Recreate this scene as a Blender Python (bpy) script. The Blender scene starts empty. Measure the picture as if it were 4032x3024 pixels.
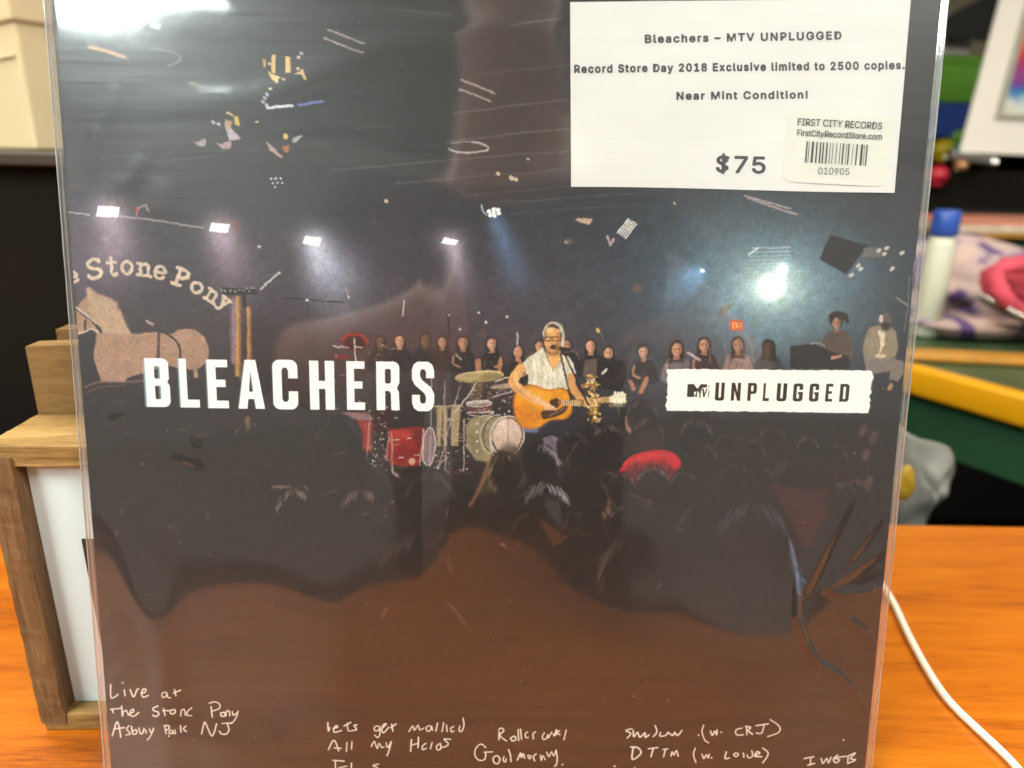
import bpy, bmesh, math, random
import numpy as np
from mathutils import Vector, Matrix
random.seed(7); rng = np.random.default_rng(7)
SC = bpy.context.scene; COL = SC.collection

# ------------------------------------------------------------------ camera
FPX, CX, CY = 2800.0, 2016.0, 1512.0            # focal length and centre, in photo pixels
Dc = Vector((-.0172, .952, .3057)).normalized() # straight down, in camera axes (x right, y down, z forward)
Fc = (Vector((0, 0, 1)) - Dc * Dc.z).normalized()
Rc = Dc.cross(Fc)
M3 = Matrix((Rc, Fc, -Dc))                       # camera axes -> world
hC = Vector((1, .012, .019)).normalized()        # the record's edges
vC = Vector((-.0147, .988, .1506)); vC = (vC - hC * vC.dot(hC)).normalized()
P0 = Vector((-.006, 0, .2728))
H = (P0 + .1703 * vC).dot(Dc)                    # lens height above the desk
CAMP = Vector((0, 0, H))
cd = bpy.data.cameras.new('camera'); cam = bpy.data.objects.new('camera', cd); COL.objects.link(cam)
cd.sensor_width = 36; cd.lens = 25; cd.clip_start = .01; cd.clip_end = 60
xw, yw, zw = M3 @ Vector((1, 0, 0)), M3 @ Vector((0, -1, 0)), M3 @ Vector((0, 0, -1))
mw = Matrix((xw, yw, zw)).transposed().to_4x4(); mw.translation = CAMP
cam.matrix_world = mw
cd.dof.use_dof = True; cd.dof.focus_distance = .275; cd.dof.aperture_fstop = 6.8
SC.camera = cam
# ------------------------------------------------------------------ world, colour, lamps
w = bpy.data.worlds.new('World'); SC.world = w; w.use_nodes = True
w.node_tree.nodes['Background'].inputs[0].default_value = (1, .93, .82, 1)
w.node_tree.nodes['Background'].inputs[1].default_value = .16
SC.view_settings.view_transform = 'Standard'; SC.view_settings.look = 'None'
SC.view_settings.exposure = 0.85; SC.view_settings.gamma = 1
SC.cycles.use_denoising = True
SC.cycles.max_bounces = 8; SC.cycles.transparent_max_bounces = 16
SC.cycles.sample_clamp_indirect = 4
CEIL = 1.75

def ray(px, py):
    return M3 @ Vector(((px - CX) / FPX, (py - CY) / FPX, 1))
def at(px, py, F):                               # point seen at a pixel, F metres ahead
    d = ray(px, py); return CAMP + d * (F / d.y)
def onz(px, py, z):
    d = ray(px, py); return CAMP + d * ((z - H) / d.z)

# ------------------------------------------------------------------ helpers
def tag(o, label=None, cat=None, group=None, kind=None):
    for k, v in (('label', label), ('category', cat), ('group', group), ('kind', kind)):
        if v: o[k] = v
    return o
def thing(name, loc=(0, 0, 0), mat=None):
    o = bpy.data.objects.new(name, None); COL.objects.link(o); o.empty_display_size = .02
    if mat is not None: o.matrix_world = mat
    else: o.location = loc
    return o
def mesh_obj(name, verts, faces, mats, parent=None, smooth=False, midx=None, world=False):
    me = bpy.data.meshes.new(name); me.from_pydata([tuple(v) for v in verts], [], faces)
    for m in (mats if isinstance(mats, (list, tuple)) else [mats]): me.materials.append(m)
    if midx is not None: me.polygons.foreach_set('material_index', midx)
    if smooth: me.polygons.foreach_set('use_smooth', [True] * len(me.polygons))
    me.update()
    o = bpy.data.objects.new(name, me); COL.objects.link(o)
    if parent: o.parent = parent
    return o
def bm_obj(name, bm, mats, parent=None, smooth=False):
    me = bpy.data.meshes.new(name); bm.normal_update(); bm.to_mesh(me); bm.free()
    for m in (mats if isinstance(mats, (list, tuple)) else [mats]): me.materials.append(m)
    if smooth: me.polygons.foreach_set('use_smooth', [True] * len(me.polygons))
    o = bpy.data.objects.new(name, me); COL.objects.link(o)
    if parent: o.parent = parent
    return o
def box_bm(x0, y0, z0, x1, y1, z1, bev=0, seg=2, rough=0, cuts=0):
    bm = bmesh.new(); bmesh.ops.create_cube(bm, size=1)
    for v in bm.verts:
        v.co = Vector(((x0 + x1) / 2 + v.co.x * (x1 - x0), (y0 + y1) / 2 + v.co.y * (y1 - y0), (z0 + z1) / 2 + v.co.z * (z1 - z0)))
    if bev: bmesh.ops.bevel(bm, geom=bm.edges[:], offset=bev, segments=seg, affect='EDGES', profile=.5)
    if cuts:
        for ax in range(3):
            for k in range(1, cuts):
                lo, hi = (x0, y0, z0)[ax], (x1, y1, z1)[ax]
                no = Vector((0, 0, 0)); no[ax] = 1; co = Vector((0, 0, 0)); co[ax] = lo + (hi - lo) * k / cuts
                if hi - lo > .03: bmesh.ops.bisect_plane(bm, geom=bm.verts[:] + bm.edges[:] + bm.faces[:], plane_co=co, plane_no=no)
        for v in bm.verts: v.co += Vector((random.uniform(-1, 1), random.uniform(-1, 1), random.uniform(-1, 1))) * rough
    return bm
def box(name, a, b, mat, parent=None, bev=0, **k):
    return bm_obj(name, box_bm(*a, *b, bev=bev, **k), mat, parent)
def tube(name, pts, r, mat, parent=None, seg=10, smooth=True):
    pts = [Vector(p) for p in pts]; vs, fs = [], []
    n = len(pts); rr = r if isinstance(r, (list, tuple)) else [r] * n
    up = Vector((0, 0, 1))
    for i, p in enumerate(pts):
        t = (pts[min(i + 1, n - 1)] - pts[max(i - 1, 0)]).normalized()
        s = t.cross(up)
        if s.length < .05: s = t.cross(Vector((0, 1, 0)))
        s.normalize(); q = s.cross(t)
        for k in range(seg):
            a = 2 * math.pi * k / seg; vs.append(p + (s * math.cos(a) + q * math.sin(a)) * rr[i])
    for i in range(n - 1):
        for k in range(seg):
            k2 = (k + 1) % seg; fs.append((i * seg + k, i * seg + k2, (i + 1) * seg + k2, (i + 1) * seg + k))
    fs.append(tuple(range(seg))); fs.append(tuple((n - 1) * seg + k for k in reversed(range(seg))))
    return mesh_obj(name, vs, fs, mat, parent, smooth)
def lathe(name, prof, mat, parent=None, loc=(0, 0, 0), seg=28):
    vs, fs = [], []
    for (r, z) in prof:
        for k in range(seg):
            a = 2 * math.pi * k / seg; vs.append((loc[0] + r * math.cos(a), loc[1] + r * math.sin(a), loc[2] + z))
    for i in range(len(prof) - 1):
        for k in range(seg):
            k2 = (k + 1) % seg; fs.append((i * seg + k, i * seg + k2, (i + 1) * seg + k2, (i + 1) * seg + k))
    fs.append(tuple(reversed(range(seg)))); fs.append(tuple((len(prof) - 1) * seg + k for k in range(seg)))
    return mesh_obj(name, vs, fs, mat, parent, True)
def lump(name, c, r, mat, parent=None, fold=.12, fr=3, seed=0, nu=48, nv=28, flat=True):
    R = random.Random(seed); ph = [R.uniform(0, 6.3) for _ in range(8)]
    vs, fs = [], []
    for j in range(nv + 1):
        th = math.pi * j / nv
        for i in range(nu):
            f = 2 * math.pi * i / nu
            d = Vector((math.sin(th) * math.cos(f), math.sin(th) * math.sin(f), math.cos(th)))
            k = 1 + fold * (math.sin(fr * d.x * 2 + ph[0] + 2 * math.sin(2 * d.z + ph[1])) + .7 * math.sin(fr * 1.7 * d.y + 3 * d.z + ph[2]) * math.cos(fr * d.x + ph[3]) + .4 * math.sin(fr * 4 * d.z + fr * 2 * d.x + ph[4]))
            p = Vector((d.x * r[0], d.y * r[1], d.z * r[2])) * k
            if flat: p.z = max(p.z, -r[2] * .8)
            vs.append(Vector(c) + p)
    for j in range(nv):
        for i in range(nu):
            i2 = (i + 1) % nu; fs.append((j * nu + i, (j + 1) * nu + i, (j + 1) * nu + i2, j * nu + i2))
    return mesh_obj(name, vs, fs, mat, parent, True)

# ------------------------------------------------------------------ materials
def nt(name):
    m = bpy.data.materials.new(name); m.use_nodes = True; t = m.node_tree; t.nodes.clear()
    out = t.nodes.new('ShaderNodeOutputMaterial'); return m, t, out
def N(t, typ, **kw):
    n = t.nodes.new(typ)
    for k, v in kw.items(): setattr(n, k, v)
    return n
def setin(n, **kw):
    for k, v in kw.items(): n.inputs[k.replace('_', ' ')].default_value = v
    return n
def coords(t, scale=(1, 1, 1), kind='Object'):
    tc = N(t, 'ShaderNodeTexCoord'); mp = N(t, 'ShaderNodeMapping'); mp.inputs['Scale'].default_value = scale
    t.links.new(tc.outputs[kind], mp.inputs['Vector']); return mp.outputs[0]
def ramp(t, fac, stops):
    r = N(t, 'ShaderNodeValToRGB'); e = r.color_ramp.elements
    while len(e) < len(stops): e.new(.5)
    for i, (p, c) in enumerate(stops): e[i].position = p; e[i].color = (*c, 1)
    t.links.new(fac, r.inputs[0]); return r.outputs[0]
def simple(name, col, rough=.6, var=.12, scale=40, bump=.1, metal=0, spec=.5, coat=0, emis=None, trans=0):
    m, t, out = nt(name); b = N(t, 'ShaderNodeBsdfPrincipled')
    v = coords(t); n = N(t, 'ShaderNodeTexNoise'); setin(n, Scale=scale, Detail=5.0, Roughness=.6); t.links.new(v, n.inputs['Vector'])
    lo = tuple(c * (1 - var) for c in col); hi = tuple(min(1, c * (1 + var)) for c in col)
    t.links.new(ramp(t, n.outputs['Fac'], [(.3, lo), (.7, hi)]), b.inputs['Base Color'])
    setin(b, Roughness=rough, Metallic=metal); b.inputs['Specular IOR Level'].default_value = spec
    b.inputs['Coat Weight'].default_value = coat
    if trans: b.inputs['Transmission Weight'].default_value = trans
    if emis: b.inputs['Emission Color'].default_value = (*emis[0], 1); b.inputs['Emission Strength'].default_value = emis[1]
    if bump:
        bp = N(t, 'ShaderNodeBump'); setin(bp, Strength=bump, Distance=.001); t.links.new(n.outputs['Fac'], bp.inputs['Height']); t.links.new(bp.outputs[0], b.inputs['Normal'])
    t.links.new(b.outputs[0], out.inputs[0]); return m
def wood(name, dark, mid, light, sc=(6, 90, 90), rough=.5, rot=0, bump=.25, spec=.5, coat=0, fine=1.0):
    m, t, out = nt(name); b = N(t, 'ShaderNodeBsdfPrincipled')
    v = coords(t, sc)
    n0 = N(t, 'ShaderNodeTexNoise'); setin(n0, Scale=.35, Detail=3.0); t.links.new(v, n0.inputs['Vector'])
    n1 = N(t, 'ShaderNodeTexNoise'); setin(n1, Scale=1.0, Detail=9.0, Roughness=.68, Distortion=.9); t.links.new(v, n1.inputs['Vector'])
    v2 = coords(t, (sc[0] * 5, sc[1] * 7 * fine, sc[2] * 7)); n2 = N(t, 'ShaderNodeTexNoise'); setin(n2, Scale=1.0, Detail=4.0, Roughness=.7); t.links.new(v2, n2.inputs['Vector'])
    mx = N(t, 'ShaderNodeMath', operation='MULTIPLY_ADD'); mx.inputs[1].default_value = .45; t.links.new(n2.outputs['Fac'], mx.inputs[0])
    a = N(t, 'ShaderNodeMath', operation='MULTIPLY_ADD'); a.inputs[1].default_value = .35; t.links.new(n0.outputs['Fac'], a.inputs[0])
    h = N(t, 'ShaderNodeMath', operation='MULTIPLY'); h.inputs[1].default_value = .55; t.links.new(n1.outputs['Fac'], h.inputs[0])
    t.links.new(h.outputs[0], a.inputs[2]); t.links.new(a.outputs[0], mx.inputs[2])
    t.links.new(ramp(t, mx.outputs[0], [(.50, dark), (.64, mid), (.82, light)]), b.inputs['Base Color'])
    setin(b, Roughness=rough); b.inputs['Specular IOR Level'].default_value = spec; b.inputs['Coat Weight'].default_value = coat; b.inputs['Coat Roughness'].default_value = .25
    bp = N(t, 'ShaderNodeBump'); setin(bp, Strength=bump, Distance=.0006); t.links.new(mx.outputs[0], bp.inputs['Height']); t.links.new(bp.outputs[0], b.inputs['Normal'])
    t.links.new(b.outputs[0], out.inputs[0]); return m
def emit(name, col, s):
    m, t, out = nt(name); e = N(t, 'ShaderNodeEmission'); e.inputs[0].default_value = (*col, 1); e.inputs[1].default_value = s
    t.links.new(e.outputs[0], out.inputs[0]); return m

M_desk = wood('desk_laminate', (.15, .028, .0008), (.41, .104, .002), (.54, .168, .006), sc=(9, 95, 9), rough=.34, bump=.25, coat=.12, fine=1.3)
M_crate = wood('raw_pine_ply', (.09, .044, .009), (.24, .135, .034), (.38, .24, .08), sc=(14, 120, 120), rough=.7, bump=.7)
M_crate_v = wood('brown_stained_upright', (.07, .032, .010), (.13, .065, .021), (.24, .14, .055), sc=(110, 90, 7), rough=.7, bump=.8)
M_block = wood('tan_block', (.10, .05, .011), (.19, .105, .028), (.27, .16, .054), sc=(14, 40, 60), rough=.65, bump=.4)
M_panel = simple('white_acrylic', (.66, .80, .82), .35, .03, 12, 0)
M_black = simple('black_vinyl', (.010, .009, .008), .4, .2, 60, .05)
M_dark = simple('dark_brown_cabinet', (.007, .005, .0025), .9, .3, 6, .1, spec=.15)
M_cream = simple('cream_card', (.66, .53, .31), .75, .05, 7, .1)
M_wall = simple('beige_wall', (.24, .20, .13), .9, .08, 5, .1)
M_green = simple('green_table', (.012, .055, .022), .45, .12, 9, .05)
M_greentop = simple('green_top', (.04, .075, .03), .35, .15, 9, .05)
M_yellow = simple('yellow_rim', (.62, .29, .004), .32, .08, 12, .05)
M_orange = simple('orange_strip', (.42, .19, .02), .45, .12, 22, .05)
M_bottle = simple('off_white_plastic', (.60, .61, .48), .4, .05, 20, .02)
M_blue = simple('blue_cap', (.022, .075, .34), .35, .1, 20, .02)
M_red = simple('red_knit', (.52, .06, .09), .85, .3, 30, .4)
M_cable = simple('white_cable', (.80, .78, .66), .4, .04, 60, .05)
M_ceil = simple('ceiling_tile', (.40, .46, .44), .9, .1, 4, .1)
M_floor = simple('dark_floor', (.03, .022, .012), .6, .4, 5, .1)
M_skin = simple('skin', (.50, .27, .16), .5, .12, 60, .2)
M_hair = simple('dark_hair', (.02, .013, .008), .6, .4, 90, .5)
M_shirt = simple('dark_shirt', (.018, .018, .020), .9, .3, 50, .3)
M_phone = simple('phone_case', (.012, .012, .014), .35, .1, 30, .02)
M_metal = simple('chrome_tube', (.75, .74, .72), .18, .05, 30, .02, metal=1)

# ------------------------------------------------------------------ ceiling panels; the neutral pair at the sides is added to brighten the cover
def lamp_fixture(name, cx, cy, sx, sy, col, s, label):
    t = thing(name, (cx, cy, CEIL - .06)); tag(t, label, 'ceiling light', 'ceiling light panels')
    box('frame', (-sx / 2 - .02, -sy / 2 - .02, -.012), (sx / 2 + .02, sy / 2 + .02, .05), M_ceil, t)
    box('diffuser', (-sx / 2, -sy / 2, -.018), (sx / 2, sy / 2, -.0125), emit(name + '_glow', col, s), t)
lamp_fixture('ceiling_light', -1.48, -2.15, .60, .60, (.86, 1, .97), 34, 'small square cool white ceiling light panel far behind and left of the photographer')
lamp_fixture('ceiling_light', -1.25, -.75, .6, 1.2, (1, .985, .93), 20, 'added neutral white ceiling panel left of the photographer, brightening the cover')  # unseen panel, added to keep the photographer's shadow off the cover
lamp_fixture('ceiling_light', 1.25, -.85, .6, 1.2, (1, .985, .93), 19, 'added neutral white ceiling panel right of the photographer, brightening the cover')  # its unseen counterpart, added to brighten the cover from the right
lamp_fixture('ceiling_light', .85, .55, 1.2, .6, (1, .93, .80), 3, 'warm white ceiling light panel above and right of the desk')
lamp_fixture('ceiling_light', -.9, .75, 1.2, .6, (1, .86, .62), 8, 'warm white ceiling light panel over the cream boxes')

# ------------------------------------------------------------------ setting
mesh_obj('floor', [(-4, -4, -.75), (4, -4, -.75), (4, 4, -.75), (-4, 4, -.75)], [(0, 1, 2, 3)], M_floor)['kind'] = 'structure'
mesh_obj('ceiling', [(-4, -4, CEIL), (-4, 4, CEIL), (4, 4, CEIL), (4, -4, CEIL)], [(0, 1, 2, 3)], M_ceil)['kind'] = 'structure'
box('back_wall', (-4, 3.2, -.75), (4, 3.35, CEIL), M_wall)['kind'] = 'structure'
dk = thing('desk', (0, 0, 0)); tag(dk, 'orange wood grain laminate desk the record stands on', 'desk')
box('desktop', (-1.1, -.115, -.03), (1.1, .465, 0), M_desk, dk, bev=.0015)
for x in (-1.05, 1.01):
    box('leg', (x, -.08, -.75), (x + .04, .43, -.031), M_dark, dk)

# ------------------------------------------------------------------ wooden display box behind the record
cr = thing('display_box', (-.06, .28, 0)); cr.matrix_world = Matrix.Translation((-.2085, .2575, 0)) @ Matrix.Rotation(math.radians(2.2), 4, 'Z') @ Matrix.Translation((.2085 - .06, -.2545 + .28, 0)); tag(cr, 'small wooden display box with a white panel, behind the record at left', 'display box')
o = Vector((-.06, .28, 0))
def cb(name, a, b, m, bev=.0006, **k):
    return box(name, tuple(Vector(a) - o), tuple(Vector(b) - o), m, cr, bev=bev, **k)
XL, XR, YF, YB = -.2085, .095, .2545, .328
cb('base_board', (XL, YF, .0003), (XR, YB, .0095), M_crate, .0009, cuts=14, rough=.00015)
cb('top_board', (XL, YF + .0006, .1302), (XR, YB, .1392), M_crate, .0006, cuts=14, rough=.00018)
cb('side_board', (XL - .0006, YF - .0007, .0046), (XL + .0105, YB - .001, .1345), M_crate_v, .0004, cuts=40, rough=.00028)
cb('side_board', (XR - .0105, YF - .0007, .0046), (XR + .0006, YB - .001, .1345), M_crate_v, .0004, cuts=40, rough=.00028)
cb('white_panel', (XL + .0108, YF + .0075, .0098), (XR - .0108, YF + .0105, .1300), M_panel, 0)
cb('black_mark', (-.1808, YF + .0069, .030), (-.125, YF + .0073, .0940), M_black, 0)
def arched(name, x0, x1, y0, y1, z0, z1, m, bow=.0015):
    vs, fs = [], []; n = 14
    for i in range(n + 1):
        f = i / n; x = x0 + (x1 - x0) * f; zt = z1 + bow * math.sin(math.pi * min(1, f * 1.0))
        for (y, z) in ((y0, z0), (y0, zt), (y1, zt), (y1, z0)): vs.append(Vector((x, y, z)) - o)
    for i in range(n):
        for k in range(4): fs.append((i * 4 + k, (i + 1) * 4 + k, (i + 1) * 4 + (k + 1) % 4, i * 4 + (k + 1) % 4))
    fs += [(3, 2, 1, 0), tuple(n * 4 + k for k in range(4))]
    return mesh_obj(name, vs, fs, m, cr)
arched('front_block', -.2078, -.105, .2913, .3015, .1394, .1700, M_block)
arched('rear_block', -.2090, -.09, .3165, .3270, .1394, .1715, M_block)

# ------------------------------------------------------------------ the record: cover, pouch, slip share one leaning plane
hx, up = (M3 @ hC), (M3 @ -vC); nn = hx.cross(up).normalized()
PL = Matrix((hx, up, nn)).transposed().to_4x4(); PL.translation = CAMP + M3 @ P0
PLi = PL.inverted()
UT, UB, HW = .1475, -.1675, .1575
def pl(px, py, w=0.0):                           # pixel -> (along, up) on the record's plane
    d = PLi.to_3x3() @ ray(px, py); c = PLi @ CAMP
    k = (w - c.z) / d.z; return c.x + d.x * k, c.y + d.y * k
#PAINT

NT = 2200
def T(p):
    a, u = pl(p[0], p[1]); return ((a + HW) / .315 * NT, (UT - u) / .315 * NT)
IMG = np.zeros((NT, NT, 3), np.float32)
def C(r, g=None, b=None, k=.85):
    if g is None: g = b = r
    return np.array([(x / 255) ** 2.2 * k for x in (r, g, b)], np.float32)
yy, xx = np.mgrid[0:NT, 0:NT].astype(np.float32)
def box_of(pts, pad):
    x0 = int(max(0, min(p[0] for p in pts) - pad)); x1 = int(min(NT, max(p[0] for p in pts) + pad + 1))
    y0 = int(max(0, min(p[1] for p in pts) - pad)); y1 = int(min(NT, max(p[1] for p in pts) + pad + 1))
    return x0, y0, x1, y1
def blur1(m, s):
    if s <= .3: return m
    r = int(s * 2.5) + 1; k = np.exp(-.5 * (np.arange(-r, r + 1) / s) ** 2); k /= k.sum()
    for ax_ in (0, 1):
        n_ = m.shape[ax_]; pad = [(0, 0), (0, 0)]; pad[ax_] = (r, r); q = np.pad(m, pad); o_ = np.zeros(m.shape, np.float32)
        for i, kv in enumerate(k): o_ += kv * (q[i:i + n_] if ax_ == 0 else q[:, i:i + n_])
        m = o_
    return m
def blend(x0, y0, x1, y1, m, col, add=False):
    if x1 <= x0 or y1 <= y0: return
    s = IMG[y0:y1, x0:x1]
    if add: s += m[..., None] * col
    else: s += m[..., None] * (col - s)
def poly_t(rings, col, al=1, blur=0, grain=0, add=False):
    allp = [p for r in rings for p in r]; pad = 2 + blur * 2.6
    x0, y0, x1, y1 = box_of(allp, pad)
    if x1 <= x0 or y1 <= y0: return
    ss = 2; X = (np.arange((x1 - x0) * ss) + .5) / ss + x0; Y = (np.arange((y1 - y0) * ss) + .5) / ss + y0
    ins = np.zeros((len(Y), len(X)), bool)
    for r in rings:
        n = len(r)
        for i in range(n):
            (ax, ay), (bx, by) = r[i], r[(i + 1) % n]
            if ay == by: continue
            lo, hi = min(ay, by), max(ay, by)
            rows = np.nonzero((Y >= lo) & (Y < hi))[0]
            if len(rows) == 0: continue
            xc = ax + (Y[rows] - ay) * (bx - ax) / (by - ay)
            ins[rows] ^= X[None, :] < xc[:, None]
    m = ins.reshape(y1 - y0, ss, x1 - x0, ss).mean((1, 3)).astype(np.float32)
    m = blur1(m, blur) * al
    if grain: m = m * np.clip(1 + grain * rng.standard_normal(m.shape), 0, 1.6)
    blend(x0, y0, x1, y1, np.clip(m, 0, 1) if not add else m, col, add)
def smooth_ring(pts, n=6):
    out = []; L = len(pts)
    for i in range(L):
        p0, p1, p2, p3 = (np.array(pts[(i + k) % L], float) for k in (-1, 0, 1, 2))
        for j in range(n):
            t = j / n; out.append(tuple(.5 * ((2 * p1) + (-p0 + p2) * t + (2 * p0 - 5 * p1 + 4 * p2 - p3) * t * t + (-p0 + 3 * p1 - 3 * p2 + p3) * t ** 3)))
    return out
def poly(pts, col, al=1, blur=0, sm=False, grain=0, add=False):
    if sm: pts = smooth_ring(pts)
    poly_t([[T(p) for p in pts]], col, al, blur, grain, add)
def ell(cx, cy, rx, ry, col, al=1, rot=0, blur=0, grain=0, add=False, n=28):
    c, s = math.cos(math.radians(rot)), math.sin(math.radians(rot))
    poly([(cx + rx * math.cos(a) * c - ry * math.sin(a) * s, cy + rx * math.cos(a) * s + ry * math.sin(a) * c) for a in np.linspace(0, 2 * math.pi, n, endpoint=False)], col, al, blur, False, grain, add)
def stroke(pts, wd, col, al=1, blur=0, grain=0, sm=False, add=False, taper=None):
    if sm and len(pts) > 2:
        q = [pts[0]]
        for i in range(len(pts) - 1):
            p0, p1, p2, p3 = (np.array(pts[min(max(i + k, 0), len(pts) - 1)], float) for k in (-1, 0, 1, 2))
            for j in range(1, 6):
                t = j / 5; q.append(tuple(.5 * ((2 * p1) + (-p0 + p2) * t + (2 * p0 - 5 * p1 + 4 * p2 - p3) * t * t + (-p0 + 3 * p1 - 3 * p2 + p3) * t ** 3)))
        pts = q
    tp = [T(p) for p in pts]; r = wd * .63 / 2
    x0, y0, x1, y1 = box_of(tp, r + 2 + blur * 2.6)
    if x1 <= x0 or y1 <= y0: return
    X, Y = xx[y0:y1, x0:x1], yy[y0:y1, x0:x1]; d = np.full(X.shape, 1e9, np.float32); n = len(tp)
    for i in range(n - 1):
        (ax, ay), (bx, by) = tp[i], tp[i + 1]; dx, dy = bx - ax, by - ay; L = dx * dx + dy * dy + 1e-9
        t = np.clip(((X - ax) * dx + (Y - ay) * dy) / L, 0, 1)
        e = np.hypot(X - ax - t * dx, Y - ay - t * dy)
        if taper: e = e + r * (taper * ((i + t) / (n - 1)))
        d = np.minimum(d, e)
    m = np.clip(r - d + .5, 0, 1); m = blur1(m, blur) * al
    if grain: m = m * np.clip(1 + grain * rng.standard_normal(m.shape), 0, 1.7)
    blend(x0, y0, x1, y1, m, col, add)
def glow(cx, cy, rx, ry, col, k=1, rot=0, p=2.0, grain=.0):
    tx, ty = T((cx, cy)); rx *= .63; ry *= .63; R = max(rx, ry) * 3
    x0, y0, x1, y1 = box_of([(tx, ty)], R)
    if x1 <= x0 or y1 <= y0: return
    X, Y = xx[y0:y1, x0:x1] - tx, yy[y0:y1, x0:x1] - ty; c, s = math.cos(math.radians(rot)), math.sin(math.radians(rot))
    q = ((X * c + Y * s) / rx) ** 2 + ((-X * s + Y * c) / ry) ** 2
    m = np.exp(-.5 * q ** (p / 2)) * k
    if grain: m = m * (1 + grain * rng.standard_normal(m.shape))
    blend(x0, y0, x1, y1, m, col, True)
def beam(x0, y0, x1, y1, w0, w1, col, k, n=16):
    for i in range(n):
        t = i / (n - 1); s = w0 + (w1 - w0) * t
        glow(x0 + (x1 - x0) * t, y0 + (y1 - y0) * t, s, s * 1.2, col, k * (1 - t) ** 1.3 * 2.2 / n * (1 + 1.6 * (1 - t)), grain=.25)

IMG[:] = C(30, 28, 30)
# club air: cool grey-blue above, warm dark below, bluish glow right
glow(1000, 1050, 700, 260, C(62, 60, 74), .45, p=2.2); glow(2900, 1130, 560, 330, C(62, 84, 98), .55); glow(3020, 1140, 240, 170, C(120, 155, 165), .42)
glow(1500, 1250, 900, 200, C(60, 44, 44), .45); glow(600, 300, 900, 500, C(36, 46, 50), .3); glow(2100, 1250, 300, 220, C(58, 52, 56), .5)
# ceiling boards
for (x0, y0, x1, y1, a) in [(1300, 671, 2249, 592, .32), (1756, 557, 2249, 503, .4), (1784, 446, 2249, 389, .4), (1553, 722, 2249, 665, .25), (1984, 798, 2503, 760, .25), (1860, 767, 2249, 732, .22), (1400, 505, 1560, 490, .25), (1880, 295, 2240, 255, .2), (1300, 380, 1430, 362, .2), (400, 620, 900, 590, .2), (420, 560, 1000, 540, .12), (520, 690, 840, 705, .16), (2010, 100, 2210, 70, .5), (1500, 30, 1770, 60, .25), (2020, 842, 2560, 800, .15), (380, 500, 1280, 470, .10), (300, 290, 900, 300, .1), (600, 640, 1300, 560, .14)]:
    stroke([(x0, y0), ((x0 + x1) / 2, (y0 + y1) / 2 - 3), (x1, y1)], 5, C(125, 130, 126), a * .75, 1.0, grain=.8)
for (x0, y0, x1, y1) in [(1292, 115, 1430, 168), (1275, 148, 1425, 208), (1815, 312, 1945, 365), (1808, 350, 1930, 395), (2940, 778, 3135, 842), (2930, 770, 3110, 818)]:
    stroke([(x0, y0), (x1, y1)], 7, C(190, 172, 168), .62, .8, grain=.4)
stroke([(355, 183), (420, 200), (488, 222)], 13, C(205, 150, 110), .85, .8, grain=.2)
stroke([(600, 100), (622, 104)], 14, C(235, 240, 240), .9, 1)
for a, b in ((620, 235), (0, 0)):
    if a: stroke([(540, 185), (640, 195), (705, 215), (700, 240), (660, 255)], 5, C(130, 140, 140), .5, .8, grain=.5, sm=True)
stroke([(745, 325), (815, 342)], 7, C(170, 160, 130), .6, .8)
# bracket lamps upper left
for x0, x1, y0, y1 in ((1066, 1084, 214, 286), (1123, 1143, 221, 284)): poly([(x0, y0), (x1, y0 + 4), (x1, y1), (x0 + 3, y1)], C(225, 190, 120), .95, .6)
poly([(1030, 230), (1045, 236), (1042, 265), (1034, 262)], C(200, 150, 90), .9, .6)
poly([(1053, 280), (1075, 292), (1108, 303), (1085, 324), (1068, 310)], C(230, 200, 130), .9, .7)
poly([(1160, 290), (1190, 270), (1208, 316), (1195, 312), (1185, 292)], C(215, 185, 120), .85, .7)
for x, y in ((1117, 311), (1090, 323), (1170, 268), (1060, 250), (1175, 225), (1065, 348), (1010, 480)): ell(x, y, 7, 5, C(220, 205, 170), .8, blur=.6)
for x, y in ((1035, 400), (1052, 372), (1043, 385), (1050, 412), (862, 488), (840, 480), (1185, 210)): ell(x, y, 9, 6, C(200, 205, 210), .7, 30, .7)
stroke([(1052, 422), (1150, 416)], 10, C(215, 225, 240), .95, .7); stroke([(1175, 410), (1270, 398)], 9, C(110, 125, 185), .9, .8)
poly([(885, 480), (905, 500), (950, 548), (900, 552), (890, 510)], C(190, 180, 195), .85, 1); poly([(920, 455), (935, 460), (945, 498), (925, 490)], C(220, 190, 80), .9, .8)
poly([(888, 470), (915, 478), (905, 515), (890, 500)], C(185, 150, 110), .9, 1)
poly([(755, 548), (775, 560), (808, 545), (810, 570), (785, 578)], C(165, 150, 150), .8, 1, True); poly([(850, 560), (870, 565), (905, 555), (905, 580), (880, 584)], C(175, 150, 150), .8, 1, True)
stroke([(895, 443), (915, 450)], 9, C(230, 210, 120), .9, .7)
poly([(1045, 555), (1070, 575), (1118, 622), (1105, 620), (1060, 590)], C(190, 165, 160), .85, .8)
poly([(1110, 575), (1138, 570), (1135, 600), (1118, 598)], C(185, 110, 55), .9, 1); poly([(1150, 545), (1190, 530), (1165, 562), (1150, 560)], C(180, 180, 185), .8, .8); ell(1124, 537, 9, 12, C(225, 195, 110), .9, -20, .6)
for i in range(7): ell(1068 + 18 * (i % 3) + 6 * (i // 3), 702 + 16 * (i // 3), 4.5, 4.5, C(210, 215, 215), .85, blur=.5)
# ring on ceiling
stroke([(1765, 585), (1800, 598), (1860, 600), (1910, 590), (1918, 575), (1885, 562), (1855, 558)], 7, C(200, 195, 185), .7, .8, sm=True, grain=.3)
stroke([(1775, 562), (1830, 556), (1880, 562)], 5, C(150, 150, 150), .6, .8)
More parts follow.
